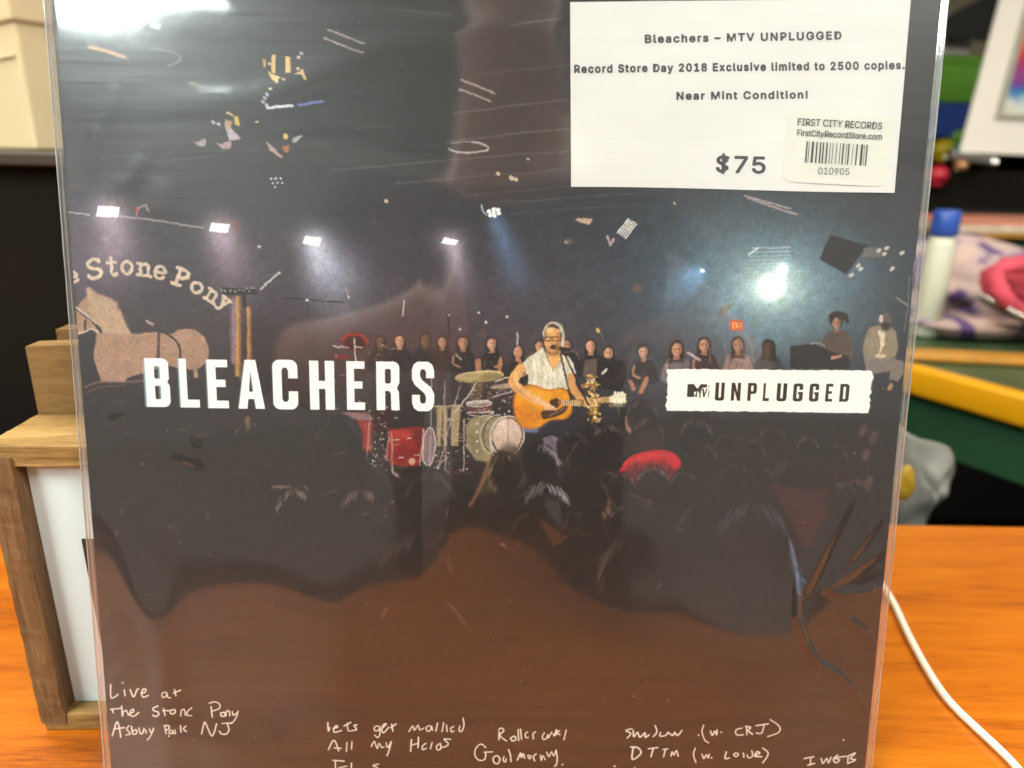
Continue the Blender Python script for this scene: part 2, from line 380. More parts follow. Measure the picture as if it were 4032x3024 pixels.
# small ceiling spots
for x, y, r in ((1960, 682, 6), (2012, 700, 9), (2030, 704, 7), (1522, 790, 7), (1518, 786, 4), (2080, 628, 4), (2655, 800, 4), (2230, 955, 6)): ell(x, y, r * 1.3, r, C(215, 195, 170), .85, 20, .6)
# truss rail and stage lamps
stroke([(262, 832), (350, 845)], 6, C(165, 160, 165), .8, .6); stroke([(470, 848), (640, 872), (800, 895)], 7, C(160, 150, 150), .75, .8, grain=.4)
beam(430, 850, 490, 1120, 40, 95, C(138, 124, 138), .7); beam(865, 910, 950, 1160, 32, 88, C(138, 122, 136), .75)
beam(1230, 960, 1400, 1240, 30, 115, C(150, 156, 172), 1.0); beam(1775, 960, 1840, 1180, 20, 52, C(146, 138, 152), .8)
beam(1950, 860, 2080, 1230, 20, 56, C(78, 106, 140), 1.0)
glow(300, 1000, 110, 170, C(110, 100, 120), .35)
def lampblk(x0, y0, x1, y1, sk=8):
    poly([(x0 + sk, y0), (x1, y0 + 8), (x1 - sk, y1), (x0 - 2, y1 - 8)], C(255, 255, 250, k=1), 1, .8)
    for i in range(4): stroke([(x0 + i * (x1 - x0) / 4 + 8, y0 + 4), (x0 + i * (x1 - x0) / 4 + 3, y1 - 5)], 3, C(210, 200, 215), .4, .4)
    glow((x0 + x1) / 2, (y0 + y1) / 2, 45, 35, C(190, 180, 190), .25)
lampblk(378, 808, 470, 855); lampblk(826, 875, 905, 915); lampblk(1192, 928, 1262, 968); lampblk(1738, 937, 1805, 964, 14)
stroke([(535, 855), (540, 820), (575, 805), (582, 830)], 8, C(150, 130, 130), .8, .8); stroke([(540, 830), (536, 815)], 9, C(200, 50, 50), .8, .6)
stroke([(925, 905), (930, 880), (925, 872)], 9, C(170, 60, 50), .8, .8); ell(1020, 970, 8, 6, C(200, 195, 200), .7, blur=.6)
for i, (x, y) in enumerate(((1926, 832), (1944, 822), (1960, 824), (1930, 848), (1947, 850), (1963, 838), (1944, 836))): ell(x, y, 8, 8, C(250, 255, 255, k=1), 1, blur=.5)
stroke([(1895, 805), (1900, 825), (1915, 845)], 5, C(200, 210, 220), .8, .6)
for i in range(5): stroke([(2472 + i * 8, 862 + i * 5), (2430 + i * 8, 915 + i * 6)], 6, C(235, 235, 225), .95, .5)
stroke([(2390, 930), (2400, 965), (2412, 940)], 9, C(190, 170, 175), .8, .8); poly([(2262, 862), (2300, 858), (2335, 865), (2320, 882), (2285, 876)], C(205, 175, 150), .85, .8)
ell(2238, 952, 14, 12, C(95, 90, 85), .7, blur=1); ell(2510, 1135, 18, 20, C(120, 95, 75), .5, blur=1.5)
# right hand glow
for i in range(6): stroke([(2960 - i * 6, 975 + i * 16), (3110, 972 + i * 15)], 5, C(170, 190, 195), .6 - .07 * i, .6)
stroke([(2950, 997), (2985, 973)], 6, C(235, 235, 235), .9, .6)
stroke([(2970, 1068), (3200, 1066)], 4, C(150, 170, 175), .5, .6)
glow(3035, 1128, 40, 34, C(255, 255, 235, k=1), 1.5, p=3); glow(3035, 1130, 80, 62, C(205, 225, 205), .8); glow(3035, 1150, 230, 160, C(120, 150, 160), .55)
glow(3078, 1058, 12, 12, C(255, 255, 255, k=1), 1.6); glow(3078, 1058, 30, 26, C(150, 190, 210), .6)
beam(2760, 1068, 2620, 1170, 14, 60, C(70, 120, 160), .9); ell(2765, 1065, 11, 8, C(235, 245, 255), 1, 30, .8)
ell(2990, 1140, 8, 6, C(210, 215, 190), .8, blur=.8)
poly([(3270, 925), (3420, 965), (3400, 985), (3332, 1080), (3228, 1022), (3240, 985)], C(34, 36, 37), 1, 1)
poly([(3400, 975), (3450, 972), (3480, 990), (3470, 1010), (3395, 1010)], C(110, 105, 100), .7, 1.2, grain=.3)
for x, y in ((3492, 975), (3378, 1045), (3388, 1058), (3352, 1082), (3510, 1058), (3550, 998), (3460, 985), (3484, 1000)): ell(x, y, 11, 7, C(205, 200, 190), .8, -35, .8)
stroke([(3580, 1085), (3570, 1230), (3560, 1300)], 6, C(110, 115, 110), .6, .8); stroke([(3530, 1170), (3570, 1200)], 6, C(160, 150, 140), .7, .8)
stroke([(3600, 1030), (3598, 1100), (3596, 1250)], 10, C(170, 140, 130), .8, 1.0, grain=.3)
# guitar on wall and EXIT sign
ell(2846, 1228, 22, 19, C(125, 112, 95), .55, -30, 1); ell(2866, 1208, 16, 13, C(120, 108, 92), .5, -30, 1); stroke([(2870, 1208), (2892, 1192)], 9, C(120, 105, 90), .6, .8)
poly([(2874, 1258), (2928, 1259), (2926, 1303), (2873, 1300)], C(205, 90, 55), .95, 1)
for s in ([(2884, 1270), (2884, 1290)], [(2884, 1270), (2892, 1270)], [(2884, 1280), (2891, 1280)], [(2884, 1290), (2892, 1290)], [(2896, 1270), (2904, 1290)], [(2904, 1270), (2896, 1290)], [(2909, 1270), (2909, 1290)], [(2914, 1270), (2924, 1270)], [(2919, 1270), (2919, 1290)]): stroke(s, 3.5, C(255, 190, 110), 1, .3)
# ------------ venue sign on the left: arched slab letters over a pony cut-out
tan = C(186, 164, 140)
def Z7(pts): return [(240 + .3617 * x, 960 + .3617 * y) for x, y in pts]
pony = Z7([(270, 480), (300, 470), (345, 500), (400, 545), (520, 580), (600, 630), (610, 680), (650, 740), (670, 800), (700, 870), (740, 960), (780, 985), (900, 975), (1040, 960), (1150, 985), (1210, 990), (1270, 940), (1370, 920), (1470, 940), (1550, 1010), (1600, 1110), (1610, 1200), (1590, 1290), (1480, 1370), (1490, 1450), (1450, 1460), (1440, 1370), (1250, 1350), (1150, 1320), (900, 1400), (760, 1440), (680, 1500), (440, 1510), (400, 1380), (350, 1290), (340, 1200), (370, 1100), (390, 980), (330, 930), (250, 960), (180, 985), (150, 940), (150, 780), (210, 630), (290, 560)])
poly(pony, C(166, 132, 108), .95, 1.2, grain=.10); poly([(x + 4, y + 6) for x, y in pony[:14]] + Z7([(500, 980), (330, 900)]), C(196, 172, 140), .5, 3, grain=.15)
for _ in range(110):
    x, y = random.uniform(350, 1560), random.uniform(650, 1400)
    if y > 1000 or x < 650: stroke(Z7([(x, y), (x + random.uniform(10, 50), y + random.uniform(-8, 8))]), random.uniform(2, 7), C(105, 80, 66) if random.random() < .6 else C(205, 178, 150), .16, 1.0)
poly(Z7([(720, 1480), (760, 1440), (860, 1425), (1000, 1440), (1000, 1500)]), C(45, 38, 38), 1, 1.2, True)
poly(Z7([(150, 990), (380, 970), (345, 1230), (440, 1490), (170, 1490)]), C(34, 32, 36), 1, 1.0)
stroke(Z7([(165, 695), (330, 830), (430, 955)]), 14, C(50, 42, 42), 1, .6); stroke(Z7([(170, 690), (280, 780), (380, 870)]), 8, C(200, 180, 165), .9, .6)
stroke(Z7([(265, 830), (265, 950)]), 10, C(45, 40, 42), 1, .6); stroke(Z7([(170, 975), (250, 950), (330, 925), (400, 960)]), 7, C(215, 190, 165), .8, .6)
stroke(Z7([(930, 840), (1010, 880)]), 12, C(165, 140, 130), .95, .5); stroke(Z7([(1010, 880), (1120, 960), (1240, 1050), (1290, 1130), (1290, 1240)]), 9, C(45, 36, 38), 1, .6, sm=True)
stroke(Z7([(1065, 950), (1060, 1240)]), 11, C(60, 48, 50), .95, .8)
stroke(Z7([(250, 1560), (450, 1500), (900, 1490)]), 8, C(120, 95, 85), .6, 1.2, sm=True); stroke(Z7([(280, 1620), (420, 1560), (700, 1530)]), 5, C(120, 95, 85), .5, 1)
G_ = {'S': [[(.85, .12), (.78, 0), (.45, -.02), (.15, .1), (.15, .32), (.45, .48), (.8, .6), (.85, .85), (.55, 1.02), (.2, .98), (.1, .85)]], 't': [[(.4, -.05), (.4, .8), (.55, .98), (.85, .9)], [(.08, .22), (.8, .22)]], 'o': [[(.5, .1), (.15, .3), (.12, .65), (.35, .95), (.65, .95), (.88, .65), (.85, .3), (.5, .1)]],
      'n': [[(.25, .12), (.25, .95)], [(.25, .3), (.55, .1), (.78, .25), (.78, .95)], [(.05, .12), (.28, .12)], [(.05, .97), (.45, .97)], [(.6, .97), (1.0, .97)]], 'e': [[(.15, .52), (.85, .5), (.78, .2), (.5, .08), (.2, .22), (.1, .55), (.25, .9), (.6, .98), (.88, .82)]],
      'P': [[(.3, .02), (.3, .98)], [(.05, .02), (.65, .02), (.9, .15), (.88, .4), (.6, .55), (.3, .55)], [(.05, 1.0), (.6, 1.0)]], 'y': [[(.15, .1), (.5, .75)], [(.85, .1), (.4, 1.15), (.1, 1.2)], [(0, .1), (.35, .1)], [(.65, .1), (1.0, .1)]]}
for ch, x, y, rot, h, wd in (('e', 284, 1088, -16, 44, 44), ('S', 370, 1056, -10, 72, 64), ('t', 441, 1050, -3, 66, 44), ('o', 499, 1049, 0, 54, 52), ('n', 567, 1058, 7, 52, 58), ('e', 629, 1069, 13, 52, 48), ('P', 712, 1090, 20, 66, 58), ('o', 773, 1128, 27, 52, 50), ('n', 833, 1163, 33, 50, 54), ('y', 880, 1190, 38, 46, 38)):
    c, s = math.cos(math.radians(rot)), math.sin(math.radians(rot))
    for dx, col, k in ((2.5, C(95, 80, 72), 1.0), (0, C(205, 186, 165), 1)):
        for st in G_[ch]:
            pts = [(x + dx + (a - .5) * wd * c - (b - .5) * h * s, y + dx + (a - .5) * wd * s + (b - .5) * h * c) for a, b in st]
            stroke(pts, 14.5 if ch in 'SP' else 12.5, col, .97, .5, sm=(ch in 'Soe'))
# organ pipes / chimes
for x0, x1, y0, y1, c in ((925, 940, 1165, 1480, C(195, 150, 80)), (940, 947, 1165, 1500, C(140, 95, 50)), (912, 922, 1170, 1430, C(150, 120, 150)), (970, 982, 1205, 1440, C(190, 140, 70)), (983, 988, 1210, 1440, C(130, 90, 50)), (905, 910, 1200, 1420, C(120, 95, 100))):
    poly([(x0, y0), (x1, y0), (x1 + 4, y1), (x0 + 2, y1)], c, .8, 1.0, grain=.12)
poly([(965, 1640), (985, 1640), (980, 1790), (970, 1790)], C(140, 110, 80), .5, 1.2)
poly([(870, 1130), (1010, 1140), (1010, 1160), (880, 1160)], C(22, 20, 20), 1, 1); poly([(950, 1150), (968, 1150), (970, 1210), (955, 1210)], C(20, 20, 20), 1, 1)
for i in range(14): ell(870 + i * 10 + random.uniform(-4, 4), 1140 + random.uniform(-8, 8), 3, 3, C(190, 180, 170), .7, blur=.4)
stroke([(985, 1100), (1040, 1090), (1085, 1075)], 10, C(70, 75, 78), .9, .8); stroke([(1025, 1135), (1098, 1072)], 7, C(200, 200, 200), .8, .6)
# mic boom
stroke([(1115, 1172), (1200, 1178), (1350, 1190)], 5, C(40, 38, 40), 1, .5); stroke([(1340, 1150), (1362, 1140), (1372, 1165)], 4, C(160, 150, 150), .8, .5); ell(1208, 1184, 8, 6, C(205, 200, 200), .9); stroke([(1206, 1190), (1206, 1420)], 4, C(45, 40, 42), 1, .6); ell(1372, 1168, 5, 7, C(210, 205, 205), .9)
# ------------ seated spectators
def face(x, y, r=17, br=1.0, hair=C(28, 22, 20), sk=(200, 150, 120), long=True, body=C(32, 28, 29)):
    r *= 1.16; x += random.uniform(-3, 3)
    poly([(x - 2.4 * r, y + 5.5 * r), (x - 2.0 * r, y + 2.2 * r), (x - .8 * r, y + 1.5 * r), (x + .8 * r, y + 1.5 * r), (x + 2.0 * r, y + 2.2 * r), (x + 2.4 * r, y + 5.5 * r)], body, .9, 1.2, True)
    ell(x, y - 2, r * 1.15, r * 1.4, hair, .95, blur=1)
    if long: poly([(x - r * 1.15, y), (x + r * 1.15, y), (x + r * 1.3, y + r * 2.5), (x + r * .5, y + r * 2.2), (x - r * .5, y + r * 2.2), (x - r * 1.3, y + r * 2.5)], hair, .9, 1)
    s = C(*[v * min(1.12, br * 1.25) for v in sk])
    poly([(x - .35 * r, y + r * .6), (x + .35 * r, y + r * .6), (x + .5 * r, y + 1.8 * r), (x - .5 * r, y + 1.8 * r)], s * .6, .9, 1)
    ell(x - 1, y + 2, r * .78, r * 1.05, s, .95, blur=1.1, grain=.08)
    poly([(x + r * .12, y - r * .8), (x + r * .8, y - r * .4), (x + r * .7, y + r * .7), (x + r * .1, y + r * 1.05), (x + r * .3, y)], s * .38, .75, 1.4, True)
    ell(x - r * .3, y - r * .05, r * .22, r * .13, s * .22, .85, blur=.6); ell(x + r * .3, y - r * .05, r * .2, r * .13, s * .15, .8, blur=.6); ell(x, y + r * .55, r * .25, r * .08, s * .35, .8, blur=.5); ell(x - r * .05, y + r * .28, r * .12, r * .2, s * 1.25, .5, blur=.7)
    stroke([(x - r * 1.0, y + r * .3), (x - r * .9, y - r * .9), (x, y - r * 1.38), (x + r * .85, y - r * .8)], r * .14, C(110, 92, 78) * br, .55, 1, sm=True, grain=.5)
    for k in range(9):
        fx = x + random.uniform(-1.7, 1.7) * r; fy = y + random.uniform(2.0, 4.4) * r
        stroke([(fx, fy), (fx + random.uniform(-.5, .5) * r, fy + random.uniform(.4, 1.3) * r)], random.uniform(.08, .22) * r, C(*random.choice([(78, 70, 70), (98, 88, 86), (60, 54, 56)])) * br, random.uniform(.25, .7), 1.0)
    stroke([(x - 1.9 * r, y + 2.4 * r), (x - 1.2 * r, y + 1.75 * r), (x - .6 * r, y + 1.55 * r)], r * .13, C(105, 92, 88) * br, .6, 1.0, sm=True)
    if random.random() < .65 and br > .6:
        q = random.choice((-1, 1)); stroke([(x + q * 1.7 * r, y + 2.6 * r), (x + q * 1.75 * r, y + 3.9 * r), (x + q * .6 * r, y + 4.6 * r)], r * .42, s * .75, .85, 1.0, sm=True, grain=.1)
glow(1900, 1440, 560, 90, C(58, 42, 36), .5)
for (zx, zy, r, br) in ((310, 625, 17, .45), (435, 615, 18, .8), (590, 610, 18, .45), (700, 625, 17, .7), (825, 630, 18, .75), (1005, 632, 18, .85), (1165, 685, 18, .9), (1300, 650, 16, .8), (1480, 640, 15, .7), (1620, 650, 18, .9), (1735, 695, 18, .95), (1945, 685, 19, .8), (2145, 660, 18, .85)):
    face(1300 + .633 * zx, 950 + .633 * zy, r, br, long=zx not in (590, 1945))
for zx, zy, br, h in ((50, 670, .8, 1), (220, 645, .8, 1), (430, 645, .7, 1), (620, 660, .32, 1)):
    face(2632 + .633 * zx, 950 + .633 * zy, 20, br, body=[C(110, 105, 108), C(40, 36, 38), C(150, 125, 115), C(50, 55, 60)][(50, 220, 430, 620).index(zx)])
for x in (2770, 2835, 2905, 2940): stroke([(x + 4, 1330), (x + 20, 1370), (x + 26, 1430)], 6, C(150, 135, 130), .45, 1.2, grain=.5)
# arms and hands of the row
for s, wd in (([(1880, 1420), (1885, 1470)], 22), ([(1968, 1420), (1965, 1465)], 18), ([(2035, 1390), (2050, 1440), (2040, 1480)], 14), ([(2365, 1460), (2400, 1500), (2440, 1480), (2450, 1450)], 17), ([(2545, 1490), (2520, 1540)], 20), ([(2290, 1520), (2320, 1515)], 18), ([(2480, 1500), (2490, 1530)], 18)): stroke(s, wd, C(175, 120, 90), .85, 1.2, sm=True, grain=.08)
poly([(2300, 1420), (2345, 1410), (2350, 1470), (2335, 1500), (2295, 1480)], C(100, 88, 78), .85, 1.5, grain=.15); poly([(2350, 1400), (2460, 1420), (2470, 1480), (2440, 1540), (2355, 1530)], C(30, 27, 29), .95, 1.5)
stroke([(2372, 1468), (2388, 1452)], 9, C(225, 220, 210), .9, .6); stroke([(1795, 1395), (1815, 1412)], 7, C(180, 170, 170), .7, .8)
stroke([(2708, 1388), (2752, 1420)], 10, C(190, 185, 180), .8, .8)
# two men at right
poly([(3240, 1330), (3280, 1300), (3320, 1310), (3350, 1330), (3355, 1410), (3300, 1420), (3230, 1400)], C(88, 74, 62), .95, 1.5, True, grain=.15); face(3297, 1270, 18, .7, long=False, body=C(80, 66, 56)); poly([(3265, 1240), (3300, 1225), (3335, 1240), (3340, 1275), (3322, 1262), (3300, 1245), (3272, 1270)], C(40, 32, 28), 1, 1, True)
poly([(3110, 1360), (3200, 1350), (3260, 1380), (3340, 1400), (3345, 1452), (3110, 1452)], C(16, 15, 17), .95, 1.5); stroke([(3190, 1352), (3225, 1348), (3245, 1362)], 6, C(160, 155, 150), .7, .8); stroke([(3275, 1408), (3310, 1400)], 13, C(185, 135, 105), .9, .8)
poly([(3410, 1310), (3440, 1285), (3510, 1290), (3530, 1330), (3525, 1400), (3470, 1420), (3400, 1400)], C(140, 128, 104), .95, 1.5, True, grain=.12)
poly([(3455, 1300), (3485, 1310), (3480, 1360), (3460, 1400), (3465, 1340)], C(220, 205, 175), .9, 1); ell(3485, 1262, 26, 30, C(95, 85, 78), .95, blur=1.2); ell(3488, 1285, 20, 16, C(40, 36, 34), .9, blur=1.2); ell(3470, 1255, 8, 16, C(205, 195, 180), .8, blur=1)
poly([(3400, 1400), (3480, 1395), (3560, 1425), (3558, 1470), (3535, 1500), (3500, 1492), (3505, 1460), (3440, 1470), (3430, 1540), (3410, 1455)], C(128, 118, 112), .95, 1.5, False, grain=.15); ell(3465, 1402, 22, 9, C(215, 190, 155), .9, blur=1); ell(3505, 1525, 9, 17, C(165, 135, 90), .8, 20, 1)
# ------------ drum kit
ell(1395, 1345, 52, 40, C(95, 14, 14), .95, blur=1.5); ell(1395, 1352, 40, 30, C(38, 14, 14), .9, blur=2); stroke([(1345, 1335), (1375, 1315), (1420, 1320), (1445, 1345)], 6, C(190, 45, 35), .8, 1, sm=True); ell(1345, 1405, 35, 9, C(120, 25, 20), .8, -5, 1)
for x in (1310, 1340, 1395): stroke([(x, 1362), (x + 30, 1368)], 5, C(200, 185, 180), .8, .6)
stroke([(1392, 1330), (1400, 1420)], 5, C(205, 190, 180), .9, .6)
poly([(1290, 1620), (1545, 1615), (1545, 1680), (1500, 1700), (1300, 1690)], C(52, 24, 24), .9, 3)
poly([(1340, 1625), (1450, 1625), (1470, 1650), (1420, 1655), (1350, 1645)], C(150, 115, 115), .7, 1.5); poly([(1410, 1650), (1465, 1660), (1462, 1775), (1425, 1775)], C(150, 38, 34), .85, 2, grain=.1)
poly([(1530, 1690), (1660, 1680), (1680, 1700), (1670, 1800), (1640, 1835), (1540, 1830), (1520, 1790)], C(146, 30, 30), .95, 1.5, grain=.1); poly([(1600, 1690), (1665, 1690), (1660, 1780)], C(90, 22, 20), .7, 3)
ell(1690, 1755, 22, 70, C(140, 120, 130), .7, 5, 1.5); stroke([(1668, 1690), (1660, 1760), (1652, 1830)], 6, C(190, 170, 160), .9, .6); stroke([(1530, 1700), (1520, 1800)], 4, C(190, 150, 140), .8, .6)
for x in (1720, 1745, 1775, 1790): poly([(x, 1600), (x + 22, 1600), (x + 14, 1755), (x, 1755)], C(172, 152, 112), .85, 1.2, grain=.08)
stroke([(1768, 1590), (1766, 1800)], 17, C(22, 20, 20), 1, 1); stroke([(1675, 1600), (1820, 1595)], 5, C(200, 180, 160), .8, .7)
ell(1885, 1483, 96, 22, C(160, 140, 92), .9, -4, 1.2, grain=.12); stroke([(1795, 1490), (1850, 1468), (1960, 1466), (1980, 1478)], 4, C(225, 205, 150), .85, .7, sm=True); poly([(1858, 1500), (1905, 1510), (1895, 1560), (1850, 1600)], C(100, 86, 58), .7, 2)
stroke([(1873, 1508), (1840, 1560), (1790, 1620)], 6, C(205, 190, 180), .9, .6); ell(1990, 1520, 60, 10, C(170, 155, 130), .8, -4, 1); stroke([(1950, 1500), (2015, 1480)], 6, C(205, 190, 160), .8, .6); stroke([(1940, 1560), (2015, 1540)], 5, C(190, 175, 165), .8, .6)
ell(1885, 1588, 48, 11, C(190, 185, 180), .9, 0, 1); poly([(1840, 1590), (1935, 1590), (1935, 1625), (1845, 1625)], C(100, 60, 55), .8, 1.5); stroke([(1838, 1622), (1940, 1622)], 5, C(210, 195, 185), .9, .6)
poly([(1835, 1680), (1850, 1650), (1900, 1635), (1990, 1640), (1960, 1760), (1930, 1820), (1870, 1812), (1835, 1760)], C(150, 138, 104), .92, 1.8, grain=.10)
poly([(1850, 1700), (1900, 1690), (1900, 1800), (1850, 1780)], C(100, 96, 66), .5, 6)
ell(1995, 1715, 64, 76, C(30, 26, 26), 1, 8, 1); ell(1997, 1715, 58, 70, C(205, 178, 162), .97, 8, 1.2, grain=.05); stroke([(1998, 1650), (2000, 1740)], 4, C(90, 75, 70), .8, .6)
stroke([(1990, 1640), (1945, 1680), (1932, 1760), (1950, 1800)], 7, C(200, 190, 180), .9, .7, sm=True)
for _ in range(240):
    x, y = random.choice([(random.uniform(1440, 1560), random.uniform(1620, 1860)), (random.uniform(1700, 1840), random.uniform(1560, 1860)), (random.uniform(1850, 2020), random.uniform(1510, 1640)), (random.uniform(1300, 1560), random.uniform(1350, 1640))])
    stroke([(x, y), (x + random.uniform(-16, 16), y + random.uniform(-8, 8))], random.uniform(2, 5), C(*random.choice([(205, 190, 180), (150, 110, 100), (190, 150, 130), (110, 40, 40)])), random.uniform(.25, .8), .6)
stroke([(1540, 1700), (1545, 1860), (1600, 1900)], 6, C(180, 160, 150), .8, .7); stroke([(1560, 1910), (1620, 1890)], 6, C(190, 170, 160), .7, .7); stroke([(1826, 1650), (1825, 1850)], 5, C(180, 165, 155), .8, .6)
def ring(cx, cy, rx, ry, rot, wd, col, al=.9, a0=0, a1=360, blur=.6):
    c, s = math.cos(math.radians(rot)), math.sin(math.radians(rot))
    stroke([(cx + rx * math.cos(a) * c - ry * math.sin(a) * s, cy + rx * math.cos(a) * s + ry * math.sin(a) * c) for a in np.radians(np.linspace(a0, a1, 28))], wd, col, al, blur)
chrome = C(215, 202, 192)
ring(1995, 1715, 66, 78, 8, 6, chrome); ring(1995, 1715, 58, 70, 8, 3, C(70, 50, 45)); ring(1968, 1712, 66, 78, 8, 5, C(60, 44, 38), .9, 95, 275); ring(1956, 1711, 66, 78, 8, 3.5, chrome, .8, 95, 270)
for y_ in (1668, 1700, 1738, 1775): stroke([(1850 + abs(y_ - 1715) * .3, y_), (1925 + abs(y_ - 1715) * .2, y_ - 6)], 4, C(80, 72, 50), .5, 1.0); ell(1878, y_, 7, 4, chrome, .8, blur=.6)
ell(1975, 1690, 22, 40, C(228, 205, 190), .5, 8, 6); ell(2025, 1770, 20, 24, C(150, 118, 108), .5, 8, 6)
ring(1688, 1757, 24, 74, 4, 4.5, chrome, .9); ring(1668, 1757, 24, 74, 4, 3, C(60, 22, 20), .9, 90, 270); ell(1600, 1790, 60, 30, C(80, 14, 16), .5, 0, 10); ell(1580, 1710, 50, 14, C(200, 70, 60), .5, 0, 5)
for x_, y_ in ((1560, 1730), (1610, 1725), (1640, 1790), (1580, 1800)): stroke([(x_ - 8, y_), (x_ + 8, y_ - 1)], 5, chrome, .8, .6)
ell(1622, 1815, 12, 14, C(200, 170, 150), .8, 0, 1, grain=.4)
ring(1885, 1588, 50, 12, 0, 3.5, chrome, .9); ring(1890, 1625, 50, 12, 0, 3.5, chrome, .8, 0, 180)
ring(1885, 1483, 96, 22, -4, 3, C(225, 205, 150), .8, 180, 360); ell(1850, 1488, 40, 9, C(205, 185, 130), .6, -4, 4); ell(1930, 1484, 40, 8, C(96, 82, 52), .5, -4, 4); ell(1885, 1474, 16, 6, C(180, 160, 110), .8, 0, 1)
for x0_, y0_, x1_, y1_ in ((1748, 1500, 1752, 1850), (1700, 1480, 1690, 1860), (1808, 1520, 1720, 1860), (1560, 1440, 1556, 1620), (1500, 1420, 1506, 1600), (1455, 1640, 1440, 1850), (1540, 1850, 1630, 1905), (1700, 1850, 1760, 1800)): stroke([(x0_, y0_), (x1_, y1_)], 4.5, C(175, 160, 150), .7, .7, grain=.4)
for _ in range(130):
    x, y = random.choice([(random.uniform(1430, 1540), random.uniform(1640, 1850)), (random.uniform(1690, 1840), random.uniform(1600, 1860)), (random.uniform(1840, 2010), random.uniform(1540, 1650))])
    ell(x, y, random.uniform(1.5, 4.5), random.uniform(1.5, 4), C(*random.choice([(235, 225, 215), (190, 170, 160), (20, 16, 16), (20, 16, 16), (140, 90, 80)])), random.uniform(.5, .95), blur=.5)
# ------------ generic performer with guitar, microphone
def Z8(pts): return [(1950 + .3014 * x, 1200 + .3014 * y) for x, y in pts]
skin = C(226, 170, 105)
poly(Z8([(350, 1600), (980, 1450), (1050, 1659), (380, 1659)]), C(36, 40, 55), 1, 1.5); poly(Z8([(360, 1600), (560, 1600), (560, 1659), (370, 1659)]), C(96, 115, 150), .9, 2)
poly(Z8([(650, 560), (840, 560), (860, 700), (770, 860), (690, 720)]), skin, 1, .8)
poly(Z8([(620, 555), (660, 640), (690, 720), (770, 860), (860, 720), (850, 630), (960, 680), (1010, 760), (1045, 890), (960, 930), (940, 1110), (680, 1110), (430, 1040), (440, 920), (330, 800), (370, 740), (500, 640)]), C(226, 222, 200), 1, .8, grain=.03)
for p in ([(520, 700), (560, 900), (540, 1040)], [(640, 760), (690, 950), (680, 1090)], [(740, 880), (760, 1090)], [(420, 760), (450, 900)], [(860, 1000), (870, 1100)], [(600, 640), (620, 780)]): stroke(Z8(p), 6, C(160, 150, 122), .5, 1.5, sm=True)
poly(Z8([(640, 300), (700, 270), (830, 290), (870, 400), (860, 500), (830, 590), (760, 625), (690, 610), (650, 540), (630, 400)]), skin, 1, .8, True)
poly(Z8([(640, 300), (700, 240), (790, 228), (880, 290), (905, 430), (890, 545), (850, 500), (860, 380), (810, 310), (720, 290), (660, 330), (640, 430), (618, 380)]), C(204, 198, 178), 1, .8, True); stroke(Z8([(690, 270), (760, 258), (820, 290)]), 8, C(50, 38, 30), .9, .8)
for cx in (680, 785): stroke(Z8([(cx - 42, 420), (cx + 42, 418), (cx + 36, 462), (cx - 30, 466), (cx - 42, 420)]), 5, C(48, 26, 18), .95, .4)
ell(*Z8([(735, 560)])[0], 14, 6, C(190, 90, 75), .8, blur=.7); poly(Z8([(830, 430), (865, 440), (850, 540), (820, 590)]), C(170, 115, 65), .6, 1.5)
stroke(Z8([(340, 830), (230, 1000), (340, 1120), (560, 1260)]), 40, skin, 1, .9, sm=True); stroke(Z8([(560, 1240), (720, 1330)]), 30, C(235, 185, 130), 1, .9); stroke(Z8([(250, 1060), (400, 1200), (560, 1310)]), 6, C(130, 80, 45), .8, 1.2, sm=True)
stroke(Z8([(975, 930), (1010, 1080), (1110, 1230), (1180, 1280)]), 32, C(215, 155, 95), 1, .9, sm=True)
G1 = Z8([(240, 1160), (300, 1090), (400, 1040), (520, 1050), (690, 1110), (830, 1080), (920, 1100), (980, 1190), (1000, 1320), (985, 1420), (920, 1480), (700, 1510), (560, 1600), (400, 1615), (310, 1570), (260, 1470), (235, 1320)])
poly(G1, C(150, 80, 20), 1, .8, True); poly([(x * .96 + 2100 * .04 + 4, y * .95 + 1600 * .05 + 2) for x, y in G1], C(226, 150, 30), 1, 3, True, grain=.06)
poly(Z8([(300, 1300), (480, 1330), (600, 1450), (520, 1560), (380, 1590), (290, 1480)]), C(190, 105, 25), .6, 6, True); poly(Z8([(420, 1080), (650, 1150), (700, 1200), (560, 1230), (380, 1130)]), C(235, 175, 55), .6, 5, True)
stroke(Z8([(340, 830), (230, 1000), (340, 1120), (560, 1260)]), 36, skin, 1, .9, sm=True)
ell(*Z8([(770, 1290)])[0], 22, 21, C(70, 42, 22), 1, blur=.6); stroke(Z8([(850, 1280), (1120, 1268)]), 24, C(140, 95, 45), 1, .7)
for i in range(10): stroke(Z8([(865 + i * 27, 1250), (868 + i * 27, 1312)]), 4, C(240, 225, 180), .9, .4)
stroke(Z8([(1180, 1255), (1500, 1225)]), 22, C(205, 165, 110), 1, .7); 
for i in range(7): stroke(Z8([(1330 + i * 30, 1205), (1332 + i * 30, 1260)]), 3, C(90, 60, 35), .8, .4)
poly(Z8([(1480, 1200), (1560, 1165), (1700, 1155), (1712, 1270), (1560, 1280), (1490, 1255)]), C(230, 225, 190), 1, .8)
for i in range(3):
    for y in (1150, 1290): ell(*Z8([(1560 + i * 45, y)])[0], 6, 6, C(235, 230, 200), 1, blur=.4)
stroke(Z8([(560, 1240), (680, 1320), (760, 1370)]), 24, C(235, 180, 125), 1, .9, sm=True)
for dy in (0, 30, 58): stroke(Z8([(640, 1290 + dy), (760, 1340 + dy)]), 8, C(238, 190, 140), 1, .5)
